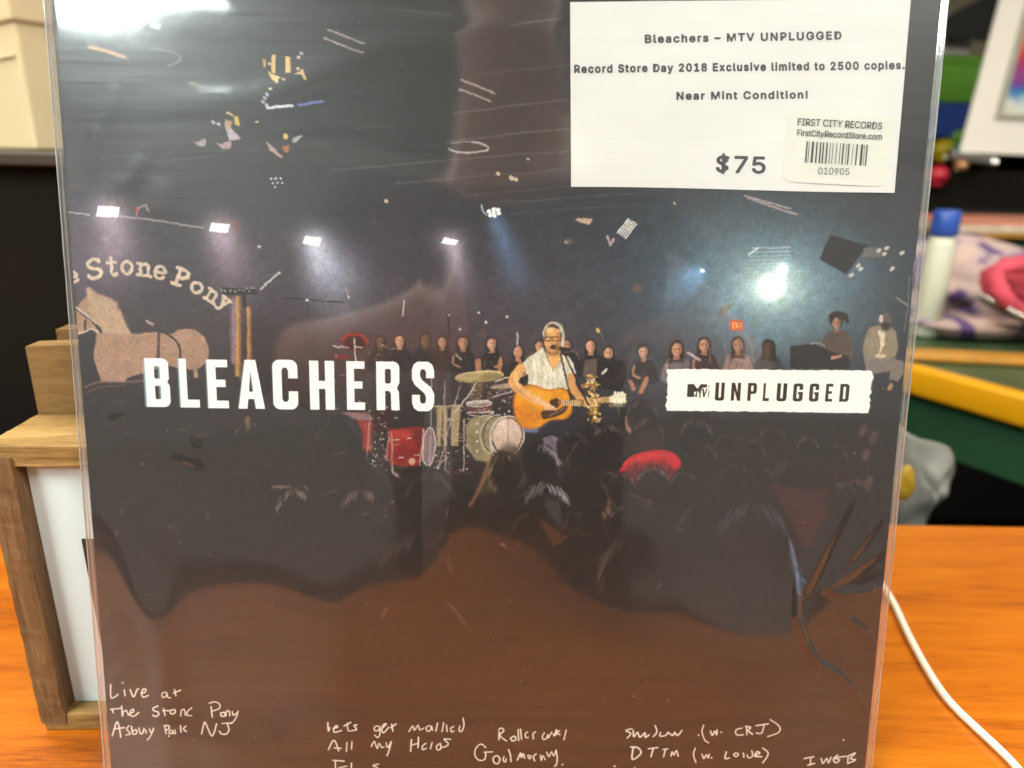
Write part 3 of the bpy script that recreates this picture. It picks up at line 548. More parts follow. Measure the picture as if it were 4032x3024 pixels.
poly(Z8([(610, 1380), (800, 1370), (930, 1320), (920, 1400), (800, 1460), (640, 1495), (600, 1450)]), C(52, 34, 28), .95, 1, True); stroke(Z8([(700, 1450), (900, 1350)]), 5, C(140, 120, 100), .7, 1)
for i, x in enumerate((1170, 1195, 1222, 1250)): stroke(Z8([(x, 1200 + i * 14), (x + 25, 1320)]), 9, C(240, 190, 140), .95, .6)
stroke(Z8([(850, 640), (900, 860), (960, 1120), (990, 1230)]), 9, C(25, 22, 22), 1, .5, sm=True); stroke(Z8([(740, 548), (970, 585)]), 16, C(28, 26, 28), 1, .5); ell(*Z8([(765, 550)])[0], 13, 11, C(50, 46, 46), 1, blur=.5)
stroke(Z8([(970, 585), (1050, 620), (1085, 700)]), 5, C(120, 110, 110), .7, .5, sm=True); stroke(Z8([(900, 640), (1100, 1060), (1250, 1400)]), 8, C(22, 20, 22), 1, .5)
poly(Z8([(780, 330), (860, 380), (860, 500), (820, 590), (770, 620), (790, 500), (800, 420)]), C(168, 112, 62), .65, 2, True); poly(Z8([(655, 560), (700, 600), (760, 625), (820, 595), (835, 640), (760, 660), (690, 640)]), C(120, 80, 48), .6, 2.5, True)
poly(Z8([(672, 305), (700, 266), (760, 256), (815, 276), (838, 318), (760, 292), (700, 300)]), C(46, 34, 28), .9, .8)
poly(Z8([(655, 520), (680, 590), (740, 615), (800, 600), (838, 540), (845, 590), (800, 635), (730, 645), (670, 610)]), C(70, 46, 32), .55, 2.2, True); poly(Z8([(838, 330), (872, 370), (866, 470), (845, 480), (846, 400)]), C(40, 28, 22), .85, 1.0); poly(Z8([(645, 330), (672, 300), (660, 400), (642, 420)]), C(48, 34, 26), .8, 1.0); stroke(Z8([(655, 318), (740, 286), (838, 318)]), 6, C(60, 46, 36), .85, .8, sm=True); stroke(Z8([(640, 350), (700, 262), (800, 246), (870, 300), (892, 420)]), 5, C(150, 142, 122), .6, 1.2, sm=True)
stroke(Z8([(740, 430), (728, 490), (745, 505)]), 4, C(180, 118, 66), .8, .8); ell(*Z8([(700, 335)])[0], 14, 9, C(245, 205, 140), .5, blur=3)
for p, q in (([(450, 700), (480, 860), (470, 1020)], .5), ([(590, 700), (610, 860), (600, 1060)], .55), ([(820, 760), (800, 930), (820, 1080)], .5), ([(930, 720), (950, 900), (930, 1080)], .6), ([(500, 640), (420, 720), (360, 800)], .4)): stroke(Z8(p), 11, C(172, 158, 118), q, 3.5, sm=True)
for p in ([(490, 720), (520, 880), (505, 1030)], [(660, 720), (655, 900), (640, 1060)], [(770, 900), (790, 1000), (780, 1080)]): stroke(Z8(p), 8, C(250, 246, 228), .55, 2.5, sm=True)
stroke(Z8([(690, 640), (680, 720), (760, 860)]), 4, C(150, 138, 105), .8, .8); stroke(Z8([(860, 640), (880, 740), (790, 860)]), 4, C(150, 138, 105), .7, .8)
stroke(Z8([(300, 870), (270, 1000), (350, 1090), (470, 1170)]), 9, C(250, 205, 140), .5, 2.5, sm=True); stroke(Z8([(210, 980), (290, 1110), (460, 1240)]), 8, C(150, 95, 52), .55, 2.5, sm=True)
# saxophone glitter
for _ in range(170):
    t = random.random(); x = 1250 + 90 * random.gauss(0, .45) + 60 * t; y = 910 + t * 720
    ell(*Z8([(x, y)])[0], random.uniform(2, 7), random.uniform(2, 6), C(*random.choice([(215, 175, 90), (160, 115, 45), (245, 225, 165), (120, 85, 40)])), .85, random.uniform(0, 90), .6)
stroke(Z8([(1500, 1300), (1780, 1310)]), 16, C(120, 110, 85), .9, 1); stroke(Z8([(1610, 1370), (1690, 1600)]), 12, C(85, 80, 70), .8, 1)
stroke(Z8([(1330, 320), (1345, 340)]), 14, C(210, 180, 100), .9, .8); stroke(Z8([(1375, 340), (1410, 460)]), 4, C(120, 110, 100), .8, .5); stroke(Z8([(285, 360), (285, 520)]), 7, C(190, 185, 185), .8, .6)
for x, y in ((1300 + 735 * .633, 950 + 455 * .633), (1300 + 805 * .633, 950 + 545 * .633), (1300 + 923 * .633, 950 + 448 * .633), (1300 + 1100 * .633, 950 + 467 * .633), (1300 + 968 * .633, 950 + 505 * .633)): ell(x, y, 5, 5, C(215, 220, 225), .85, blur=.7)
stroke([(1590, 1180), (1583, 1240)], 5, C(190, 180, 180), .8, .6); stroke([(1763, 1230), (1768, 1330)], 7, C(22, 20, 22), 1, .8)
for _ in range(90):
    x, y = random.uniform(1500, 2080), random.uniform(1780, 1930); stroke([(x, y), (x + random.uniform(-60, 60), y + random.uniform(-9, 9))], random.uniform(3, 9), C(*random.choice([(96, 60, 52), (60, 44, 42), (130, 96, 84), (80, 40, 36)])), random.uniform(.1, .5), 1.5)
# ------------ dark crowd in front
dk1 = C(20, 18, 19)
poly([(180, 1780), (1240, 1660), (1380, 1800), (1460, 1930), (1640, 1960), (1850, 1930), (1960, 1900), (2060, 1790), (2150, 1730), (2500, 1640), (2620, 1640), (3440, 1640), (3700, 1700), (3700, 3200), (180, 3200)], dk1, .93, 10)
for (x, y, rx, ry, c) in ((1330, 1720, 100, 90, 18), (1660, 1960, 120, 130, 17), (1340, 1850, 120, 130, 18), (1980, 1900, 75, 130, 40), (2120, 1830, 85, 120, 30), (2380, 1770, 75, 90, 20), (2510, 1640, 75, 65, 22), (2540, 1760, 80, 90, 24), (2630, 1900, 110, 90, 19), (2860, 1960, 160, 140, 18), (2720, 1690, 90, 80, 19), (2650, 2080, 190, 200, 17), (3200, 1930, 90, 110, 24), (2140, 2010, 115, 90, 18), (2340, 1960, 90, 110, 24), (1700, 2120, 250, 240, 16), (2100, 2130, 150, 130, 18), (1160, 2060, 190, 170, 17), (2950, 2170, 260, 220, 17), (2350, 1720, 60, 60, 22)):
    ell(x, y, rx, ry, C(c, c - 1, c), .93, blur=3)
poly([(2440, 1850), (2480, 1800), (2560, 1775), (2640, 1780), (2680, 1815), (2670, 1845), (2620, 1850), (2580, 1822), (2510, 1835), (2460, 1875), (2438, 1860)], C(196, 32, 42), .97, 1.5, True, grain=.10)
ell(2560, 1850, 70, 30, C(20, 18, 19), 1, blur=2); ell(2735, 1795, 38, 16, C(150, 125, 120), .6, 0, 2); ell(2735, 1788, 32, 14, C(16, 15, 17), 1, 0, 1.5)
poly([(2425, 1790), (2440, 1740), (2500, 1700), (2560, 1690), (2540, 1720), (2470, 1760), (2440, 1850), (2425, 1830)], C(74, 88, 100), .8, 2, grain=.15)
poly([(2460, 1640), (2485, 1625), (2500, 1660), (2480, 1710), (2465, 1690)], C(170, 125, 105), .7, 1.5)
poly([(1960, 1770), (2000, 1740), (2040, 1760), (2075, 1900), (2010, 1960), (1940, 1990), (1880, 2010), (1900, 1900)], C(62, 56, 42), .85, 6, grain=.1); stroke([(1925, 1790), (1905, 1880), (1870, 1950), (1850, 1990)], 13, C(170, 125, 90), .5, 3, sm=True, grain=.4)
for i in range(26):
    x = 2130 + i * 2.6; stroke([(x + 8, 1715 + abs(i - 13)), (x + 30 + i, 1790), (x + 20 + i, 1870 + random.uniform(-20, 20))], 4, C(150, 135, 155), random.uniform(.15, .6), 1.0, sm=True)
for s, w_, c, a in (([(2055, 1995), (2080, 1960), (2130, 1932), (2190, 1930), (2240, 1960)], 7, (190, 185, 190), .8), ([(1020, 1990), (1050, 1930), (1100, 1915), (1180, 1920)], 6, (160, 125, 115), .65), ([(1200, 1915), (1210, 1925)], 14, (215, 190, 175), .8), ([(2490, 1870), (2560, 1860), (2600, 1900)], 5, (120, 110, 120), .5), ([(1515, 2030), (1520, 1990), (1545, 1975)], 12, (175, 120, 120), .6), ([(1500, 2430), (1560, 2350), (1640, 2320), (1700, 2330), (1770, 2380), (1830, 2460), (1870, 2550)], 14, (100, 80, 75), .42), ([(2500, 2410), (2560, 2340), (2600, 2300)], 10, (120, 100, 92), .45), ([(1180, 1998), (1120, 2030), (1040, 2040), (990, 2070)], 7, (120, 110, 112), .5), ([(1970, 2140), (2010, 2165), (2050, 2200)], 9, (170, 125, 95), .5), ([(2300, 2240), (2360, 2180), (2400, 2060), (2420, 1980)], 9, (110, 100, 105), .35), ([(1990, 1960), (2080, 1990), (2120, 2030)], 6, (120, 115, 110), .4), ([(2680, 1920), (2780, 1905), (2850, 1930)], 5, (90, 90, 100), .5)):
    stroke(s, w_, C(*c), a, 2.0, sm=True, grain=.6)
for i in range(60):
    t = random.random(); x = 2290 + random.uniform(0, 60); y = 1880 + t * 260; stroke([(x, y), (x + random.uniform(-8, 12), y + 30)], 4, C(140, 95, 75), random.uniform(.05, .22), 2)
poly([(3040, 1830), (3100, 1815), (3200, 1820), (3310, 1850), (3290, 1900), (3260, 1960), (3240, 2080), (3170, 2160), (3120, 2060), (3060, 1960), (3030, 1880)], C(70, 30, 31), .6, 6, True, grain=.12)
for x in (3190, 3210, 3235): stroke([(x, 1880), (x + 4, 1990), (x - 20, 2110)], 7, C(40, 20, 22), .5, 2, sm=True)
for i in range(6): stroke([(3040 + i * 9, 1870 - i * 2), (3050 + i * 9, 1830 - i * 3)], 6, C(185, 145, 120), .55, 1.4)
for x, y in ((3398, 1690), (3410, 1790), (3440, 1720), (3420, 1900), (3400, 1920)): ell(x, y, 14, 26, C(120, 85, 75), .35, 20, 3, grain=.4)
# plaid sleeve and blue denim streaks lower right
for i in range(70):
    t = i / 70; x = 2980 + 170 * min(1, t * 1.5) ** .9 + random.uniform(-26, 20) * (1.2 - t); y = 1995 + 400 * t
    stroke([(x, y), (x + random.uniform(2, 16), y + random.uniform(14, 34))], random.uniform(3, 9), C(*random.choice([(95, 120, 160), (130, 150, 190), (70, 95, 130)])), random.uniform(.08, .38) * (1 - .4 * t), 2.2)
stroke([(3010, 2000), (3080, 2080), (3125, 2190), (3140, 2300), (3148, 2400)], 12, C(130, 150, 180), .5, 3, sm=True, grain=.4)
# dust specks and faint scuffs in the print
for _ in range(260):
    x, y = random.uniform(260, 3560), random.uniform(40, 3000); ell(x, y, random.uniform(1.2, 3), random.uniform(1.2, 2.5), C(190, 185, 175), random.uniform(.1, .5), blur=.4)
def head(x, y, r, c, a0, a1, al, body=True):
    if body: poly([(x - r * 2.1, y + r * 3.2), (x - r * 1.9, y + r * 1.7), (x - r * .7, y + r * 1.1), (x + r * .7, y + r * 1.1), (x + r * 1.9, y + r * 1.7), (x + r * 2.1, y + r * 3.2)], C(19, 17, 18), .9, 4, True)
    ell(x, y, r, r * 1.22, C(16, 14, 15), .97, blur=2.2)
    for k in range(int(r * .9)):
        a = math.radians(random.uniform(a0, a1)); q = r * random.uniform(.80, 1.0); px, py = x + q * math.cos(a), y + 1.22 * q * math.sin(a); d = 1 if math.cos(a) > 0 else -1
        stroke([(px, py), (px + d * r * .10, py + r * .16), (px + d * r * .14, py + r * .34)], random.uniform(1.4, 3.2), C(*c), al * random.uniform(.15, .9), .9, sm=True)
for h_ in ((1330, 1740, 92, (70, 64, 70), 200, 340, .35), (1010, 1880, 70, (60, 56, 60), 200, 320, .3), (1690, 1960, 96, (84, 70, 68), 190, 350, .45), (1420, 2030, 88, (120, 96, 90), 200, 300, .5), (1160, 2010, 74, (140, 116, 110), 190, 300, .55), (1990, 1860, 66, (150, 118, 84), 120, 300, .5), (2130, 1830, 70, (150, 138, 156), 260, 380, .8), (2250, 1760, 62, (80, 80, 92), 200, 340, .5), (2395, 1740, 62, (110, 104, 104), 210, 380, .5), (2525, 1640, 60, (84, 76, 76), 200, 350, .5), (2560, 1890, 74, (130, 120, 124), 200, 340, .55), (2330, 1960, 70, (150, 108, 86), 300, 420, .5), (2150, 2010, 96, (190, 184, 190), 205, 335, .5), (2740, 1720, 66, (92, 80, 80), 200, 340, .5), (2660, 1960, 84, (100, 92, 98), 200, 340, .4), (2880, 1930, 96, (90, 76, 78), 200, 340, .35), (2960, 2150, 150, (80, 80, 96), 210, 330, .35), (3360, 1960, 70, (130, 90, 80), 190, 330, .4), (3180, 1770, 46, (110, 84, 78), 190, 350, .45), (3040, 1730, 50, (84, 70, 70), 190, 350, .4), (2870, 1760, 54, (90, 78, 78), 190, 350, .4), (1640, 2270, 150, (84, 68, 64), 200, 340, .35), (2480, 2250, 120, (96, 80, 74), 160, 260, .35)): head(*h_)
head(2548, 1715, 62, (116, 84, 68), 200, 400, .5, False); poly([(2505, 1700), (2600, 1690), (2612, 1790), (2580, 1802), (2530, 1800), (2500, 1780)], C(44, 32, 28), .9, 3)
poly([(2440, 1850), (2480, 1800), (2560, 1775), (2640, 1780), (2680, 1815), (2670, 1845), (2620, 1850), (2580, 1826), (2510, 1835), (2460, 1875), (2438, 1860)], C(196, 32, 42), .97, 1.5, True, grain=.16); stroke([(2470, 1835), (2540, 1796), (2630, 1794)], 9, C(236, 72, 78), .5, 3, sm=True); poly([(2445, 1850), (2500, 1815), (2620, 1815), (2672, 1850), (2650, 1895), (2460, 1895)], C(96, 18, 25), .9, 6, grain=.15); head(2572, 1905, 62, (120, 112, 116), 200, 340, .5, False); head(2446, 1925, 58, (110, 84, 78), 220, 350, .45, False); head(2690, 1915, 52, (90, 80, 84), 200, 320, .4, False)
for k in range(14): stroke([(2460 + k * 15, 1800 + abs(k - 7) * 3), (2455 + k * 15, 1850)], 6, C(*random.choice([(140, 18, 28), (225, 60, 66)])), random.uniform(.1, .4), 2)
# ------------ crowd texture: hair strands and rim light on many heads
random.seed(31)
for _ in range(46):
    x, y = random.uniform(480, 3420), random.uniform(1700, 2180); r = random.uniform(34, 80)
    if 1420 < x < 2080 and y < 1900 or 1880 < x < 2420 and y < 1780 or 2400 < x < 2720 and y < 1900: continue
    a0 = random.uniform(200, 300); c_ = random.choice([(96, 80, 74), (80, 78, 88), (110, 84, 66), (70, 66, 66)])
    ell(x, y, r, r * 1.15, C(17, 15, 16), .55, blur=4)
    for k in range(14):
        a = math.radians(a0 + random.uniform(-45, 45)); q = r * random.uniform(.72, 1.0)
        px, py = x + q * math.cos(a), y + 1.15 * q * math.sin(a); tx, ty = -math.sin(a), math.cos(a) * 1.15
        stroke([(px, py), (px + tx * r * .35, py + ty * r * .35 + r * .05)], random.uniform(1.5, 4), C(*c_), random.uniform(.08, .5), 1.0)
def sn(sc):
    n_ = NT // sc + 3; G = rng.standard_normal((n_, n_)).astype(np.float32); p = np.arange(NT) / sc; i = p.astype(int); f = (p - i); f = (f * f * (3 - 2 * f)).astype(np.float32)
    Gx = G[:, i] * (1 - f) + G[:, i + 1] * f; return Gx[i] * (1 - f)[:, None] + Gx[i + 1] * f[:, None]
wx = .55 * sn(4) + .6 * sn(11) + .8 * sn(40); wy = .55 * sn(4) + .6 * sn(11) + .8 * sn(40)
IMG = IMG[np.clip(yy + wy, 0, NT - 1).astype(np.int32), np.clip(xx + wx, 0, NT - 1).astype(np.int32)]
for ch_ in range(3): IMG[..., ch_] = blur1(IMG[..., ch_], .6)
lum = np.exp(.07 * sn(2) + .08 * sn(5) + .07 * sn(18) + .06 * sn(90))[..., None]; IMG *= lum
IMG[..., 0] *= np.exp(.05 * sn(9)); IMG[..., 2] *= np.exp(.06 * sn(11))
IMG += (np.abs(sn(4)) * .003 + np.abs(sn(12)) * .0025)[..., None] * np.array([1.1, .95, .95], np.float32)
# ------------ lettering
def rrc(x0, y0, x1, y1, r, which=(1, 1, 1, 1), n=5):
    out = []
    for k, (cx, cy, a0) in enumerate(((x0 + r, y0 + r, 180), (x1 - r, y0 + r, 270), (x1 - r, y1 - r, 0), (x0 + r, y1 - r, 90))):
        if which[k]: out += [(cx + r * math.cos(math.radians(a0 + 90 * i / n)), cy + r * math.sin(math.radians(a0 + 90 * i / n))) for i in range(n + 1)]
        else: out.append(((x0, y0), (x1, y0), (x1, y1), (x0, y1))[k])
    return out
s_, b_ = .37, .31
GL = {'B': [[*rrc(0, 0, .98, 1.05, .26, (1 and 0, 1, 0, 0))[:-2], (.98, .82), (.90, .97), (1, 1.12), *rrc(0, 1.0, 1, 2, .26, (0, 0, 1, 0))[2:]], rrc(s_, b_, .62, .84, .08), rrc(s_, 1.12, .63, 1.69, .08)],
      'L': [[(0, 0), (s_, 0), (s_, 1.68), (1, 1.68), (1, 2), (0, 2)]], 'E': [[(0, 0), (1, 0), (1, .31), (s_ + .05, .31), (s_ + .05, .82), (.88, .82), (.88, 1.12), (s_ + .05, 1.12), (s_ + .05, 1.69), (1, 1.69), (1, 2), (0, 2)]],
      'A': [[(.30, 0), (.70, 0), (1, 2), (.66, 2), (.61, 1.6), (.38, 1.6), (.33, 2), (0, 2)], [(.495, .42), (.575, 1.30), (.42, 1.30)]],
      'C': [[(1, .74), (.63, .74), (.63, .42), (.57, .31), (.43, .31), (.37, .42), (.37, 1.58), (.43, 1.69), (.57, 1.69), (.63, 1.58), (.63, 1.26), (1, 1.26), *rrc(0, 0, 1, 2, .28)[12:18], *rrc(0, 0, 1, 2, .28)[18:], *rrc(0, 0, 1, 2, .28)[:12]]],
      'G': [[(1, .70), (.63, .70), (.63, .42), (.57, .31), (.43, .31), (.37, .42), (.37, 1.58), (.43, 1.69), (.57, 1.69), (.63, 1.58), (.63, 1.22), (.5, 1.22), (.5, .94), (1, .94), *rrc(0, 0, 1, 2, .28)[12:18], *rrc(0, 0, 1, 2, .28)[18:], *rrc(0, 0, 1, 2, .28)[:12]]],
      'H': [[(0, 0), (s_, 0), (s_, .82), (.63, .82), (.63, 0), (1, 0), (1, 2), (.63, 2), (.63, 1.14), (s_, 1.14), (s_, 2), (0, 2)]],
      'N': [[(0, 0), (.36, 0), (.66, 1.05), (.66, 0), (1, 0), (1, 2), (.68, 2), (.34, .85), (.34, 2), (0, 2)]], 'U': [[(0, 0), (s_, 0), (s_, 1.58), (.43, 1.69), (.57, 1.69), (.63, 1.58), (.63, 0), (1, 0), *rrc(0, 0, 1, 2, .28)[12:24]]],
      'P': [[(0, 0), *rrc(0, 0, 1, 1.22, .28)[6:18], (s_, 1.22), (s_, 2), (0, 2)], rrc(s_, .3, .63, .92, .08)], 'D': [[(0, 0), *rrc(0, 0, 1, 2, .32)[6:18], (0, 2)], rrc(s_, .31, .63, 1.69, .08)],
      'R': [[(0, 0), *rrc(0, 0, 1, 1.16, .26)[6:12], (1, .86), (.88, 1.08), (.97, 1.24), (1, 2), (.64, 2), (.62, 1.3), (.54, 1.2), (s_, 1.2), (s_, 2), (0, 2)], rrc(s_, .3, .63, .90, .08)],
      'S': [[(1, .66), (.64, .66), (.64, .42), (.57, .31), (.43, .31), (.37, .42), (.37, .58), (.46, .74), (.86, 1.03), (1, 1.28), (1, 1.66), (.92, 1.88), (.74, 2), (.26, 2), (.08, 1.88), (0, 1.66), (0, 1.34), (.36, 1.34), (.36, 1.58), (.43, 1.69), (.57, 1.69), (.63, 1.58), (.63, 1.40), (.54, 1.25), (.14, .95), (0, .70), (0, .34), (.08, .12), (.26, 0), (.74, 0), (.92, .12), (1, .34)]]}
def glyph(ch, x0, x1, y0, y1, col, al=1, blur=.35, dx=0):
    a, b = T((x0, (y0 + y1) / 2)), T((x1, (y0 + y1) / 2)); t_, u_ = T(((x0 + x1) / 2, y0)), T(((x0 + x1) / 2, y1))
    poly_t([[(a[0] + dx + (b[0] - a[0]) * gx, t_[1] + (u_[1] - t_[1]) * gy / 2) for gx, gy in r] for r in GL[ch]], col, al, blur)
for ch, x0, x1, y0, y1 in (('B', 574, 668, 1411, 1602), ('L', 708, 783, 1413, 1604), ('E', 817, 898, 1416, 1607), ('A', 936, 1040, 1417, 1609), ('C', 1074, 1172, 1417, 1612), ('H', 1219, 1317, 1421, 1613), ('E', 1365, 1436, 1422, 1614), ('R', 1482, 1573, 1424, 1615), ('S', 1622, 1709, 1424, 1619)):
    k = max(0, (1300 - x0) / 700)
    glyph(ch, x0, x1, y0, y1, C(140, 185, 190), .75 * k, 1.2, dx=-4.5 * k)  # teal ghost reflection from the film, painted into the print beside the letters
    glyph(ch, x0, x1, y0, y1, C(250, 252, 244, k=.92))
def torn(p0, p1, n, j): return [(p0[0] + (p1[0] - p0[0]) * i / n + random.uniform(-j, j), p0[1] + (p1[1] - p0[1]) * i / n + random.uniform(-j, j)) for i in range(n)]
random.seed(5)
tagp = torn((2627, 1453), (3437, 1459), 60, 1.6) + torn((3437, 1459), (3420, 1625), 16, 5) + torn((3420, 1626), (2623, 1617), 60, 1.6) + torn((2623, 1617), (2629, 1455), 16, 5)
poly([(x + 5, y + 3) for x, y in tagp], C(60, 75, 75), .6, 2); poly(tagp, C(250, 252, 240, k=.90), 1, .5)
ink = C(42, 36, 30)
for ch, x0, x1 in (('U', 556, 650), ('N', 718, 814), ('P', 884, 975), ('L', 1042, 1104), ('U', 1180, 1280), ('G', 1345, 1444), ('G', 1510, 1606), ('E', 1675, 1746), ('D', 1818, 1912)):
    f = (x0 - 556) / 1356; y0, y1 = 1420 + .3888 * (223 + 14 * f), 1420 + .3888 * (405 + 13 * f)
    glyph(ch, 2600 + .3888 * x0, 2600 + .3888 * x1, y0, y1, ink)
def ZL(pts): return [(2600 + .3888 * x, 1420 + .3888 * y) for x, y in pts]
poly(ZL([(275, 238), (340, 238), (375, 285), (412, 238), (474, 240), (472, 372), (270, 368)]), ink, 1, .4)
white = C(250, 252, 240, k=.9)
poly(ZL([(345, 372), (340, 320), (395, 300), (430, 275), (478, 270), (478, 375)]), white, 1, .3)
for s in ([(368, 312), (362, 365)], [(352, 345), (360, 362)], [(388, 308), (395, 320)]): stroke(ZL(s), 5.5, ink, 1, .3)
stroke(ZL([(385, 306), (425, 290)]), 5, ink, 1, .3); stroke(ZL([(404, 302), (398, 368)]), 6, ink, 1, .3)
stroke(ZL([(432, 290), (440, 362)]), 7, ink, 1, .3); stroke(ZL([(440, 362), (470, 285)]), 5, ink, 1, .3)
stroke(ZL([(492, 300), (482, 370)]), 3.5, ink, 1, .3); stroke(ZL([(490, 245), (488, 275)]), 3, ink, .9, .3)
# handwriting in chalk-white pencil
chalk = C(232, 226, 214)
def hand(ox, oy, k, strokes, wd=6.2):
    for s in strokes:
        p = [(ox + x * k, oy + y * k) for x, y in s]
        if len(p) == 1: ell(p[0][0], p[0][1], 3.5, 3.5, chalk, .9, blur=.4)
        else: stroke(p, wd * random.uniform(.85, 1.1), chalk, .95, .45, sm=True, grain=.10)
hand(380, 2620, .3617, [[(152, 205), (155, 345), (200, 340), (232, 312)], [(300, 265), (308, 328)], [(285, 190)], [(365, 262), (400, 340), (440, 262), (455, 255)], [(485, 305), (525, 290), (535, 258), (505, 260), (488, 310), (510, 345), (562, 325)], [(755, 290), (715, 300), (715, 345), (755, 335), (762, 295), (775, 345), (805, 350)], [(835, 300), (912, 268)], [(848, 262), (862, 330)],
 [(150, 478), (262, 465)], [(168, 470), (180, 515)], [(272, 440), (280, 548), (290, 505), (325, 490), (345, 540), (365, 515)], [(370, 515), (400, 505), (398, 475), (368, 495), (372, 545), (410, 550), (458, 510)], [(665, 440), (615, 465), (620, 490), (665, 505), (675, 535), (640, 555), (610, 540)], [(728, 470), (745, 545)], [(720, 492), (790, 490)], [(800, 490), (850, 480), (850, 515), (815, 528), (797, 500)], [(915, 550), (922, 490), (955, 480), (965, 540)], [(1035, 460), (990, 500), (985, 540), (1035, 545)],
 [(1245, 450), (1258, 560)], [(1225, 410), (1290, 395), (1340, 425), (1330, 470), (1260, 495)], [(1350, 520), (1390, 510), (1395, 545), (1355, 550), (1350, 515)], [(1405, 550), (1412, 500), (1440, 495), (1450, 545)], [(1475, 500), (1487, 540), (1520, 520)], [(1540, 495), (1520, 560), (1480, 620), (1450, 632)],
 [(170, 765), (215, 620), (240, 650), (262, 780)], [(190, 690), (300, 675)], [(350, 655), (325, 690), (345, 715), (365, 745), (320, 755)], [(378, 660), (395, 745), (435, 735), (430, 700), (395, 710)], [(460, 680), (475, 740), (500, 735), (515, 685)], [(530, 700), (540, 735)], [(575, 690), (592, 730), (618, 700)], [(620, 680), (590, 760), (550, 812)],
 [(740, 655), (755, 740)], [(735, 655), (785, 655), (785, 690), (750, 705)], [(805, 700), (785, 735), (820, 740), (825, 705), (838, 742)], [(850, 700), (858, 745)], [(912, 655), (918, 725)], [(970, 660), (945, 690), (975, 720)], [(788, 770)], [(1142, 745), (1165, 645), (1185, 625), (1255, 768), (1305, 635)], [(1365, 632), (1465, 622)], [(1420, 630), (1440, 700), (1410, 745), (1360, 745), (1335, 715)]])
hand(1180, 2780, .3255, [[(338, 200), (345, 300), (360, 260)], [(405, 270), (455, 255), (440, 235), (410, 270), (420, 315), (500, 295)], [(535, 240), (615, 195)], [(575, 205), (580, 280), (600, 300), (690, 285)], [(690, 225), (655, 235), (680, 265), (670, 290)], [(945, 240), (905, 250), (905, 295), (955, 290), (965, 245), (968, 340), (940, 378), (905, 350)], [(990, 275), (1045, 215), (1010, 225), (990, 290), (1015, 320), (1075, 255)], [(1110, 220), (1125, 300)], [(1100, 260), (1165, 215)],
 [(1320, 305), (1365, 240), (1385, 290), (1430, 230), (1450, 285), (1500, 265)], [(1570, 235), (1530, 255), (1540, 300), (1580, 290), (1590, 240), (1605, 290)], [(1665, 205), (1645, 300)], [(1740, 200), (1720, 310)], [(1775, 230), (1780, 305)], [(1860, 245), (1825, 270), (1835, 310), (1865, 300)], [(1975, 145), (1985, 230), (1960, 300), (1925, 295), (1935, 240)],
 [(345, 525), (395, 425), (430, 430), (470, 540)], [(415, 505), (500, 510)], [(570, 440), (562, 550)], [(630, 430), (625, 520)], [(865, 490), (900, 425), (935, 510), (960, 450), (990, 500), (1020, 490)], [(1045, 440), (1060, 500), (1105, 430)], [(1105, 430), (1080, 530), (1055, 600)], [(1350, 405), (1340, 545)], [(1435, 375), (1430, 500)], [(1350, 470), (1430, 450)], [(1525, 450), (1485, 480), (1485, 525), (1530, 510)], [(1600, 440), (1580, 515)], [(1700, 450), (1655, 480), (1660, 525), (1700, 520), (1705, 465)], [(1825, 400), (1745, 400), (1795, 450), (1770, 485), (1715, 500)],
 [(400, 655), (535, 665)], [(430, 670), (430, 790)], [(470, 745), (570, 725)], [(625, 690), (620, 790)], [(950, 700), (885, 720), (945, 750), (900, 790)]])
hand(1820, 2800, .3074, [[(470, 260), (468, 365)], [(465, 235), (500, 215), (530, 250), (480, 310), (565, 380)], [(620, 340), (670, 320), (685, 360), (640, 380), (615, 345)], [(715, 235), (720, 375)], [(745, 230), (758, 355)], [(835, 265), (805, 290), (815, 335), (845, 335)], [(935, 265), (905, 290), (910, 355)], [(1050, 275), (1025, 320), (1035, 360), (1080, 345), (1095, 300), (1100, 340), (1145, 265)], [(1165, 290), (1180, 315), (1205, 235), (1205, 300)], [(1245, 250), (1215, 275), (1250, 300)], [(1330, 240), (1300, 365)],
 [(300, 465), (240, 420), (175, 470), (160, 560), (210, 625), (280, 620), (300, 560), (290, 530)], [(280, 525), (385, 520)], [(430, 570), (395, 600), (405, 655), (455, 670), (480, 610), (450, 570), (420, 575)], [(535, 580), (520, 620), (550, 650), (560, 610)], [(590, 490), (615, 560), (622, 645)], [(705, 625), (745, 535), (755, 590), (780, 545), (795, 600)], [(835, 570), (860, 610), (880, 575), (845, 565)], [(945, 545), (910, 580), (925, 635)], [(1000, 560), (1010, 630), (1030, 570), (1060, 620)], [(1080, 525), (1110, 580), (1140, 520), (1170, 570), (1200, 500)], [(1200, 500), (1215, 600), (1205, 680), (1180, 705)], [(1285, 685)], [(1950, 705)]])
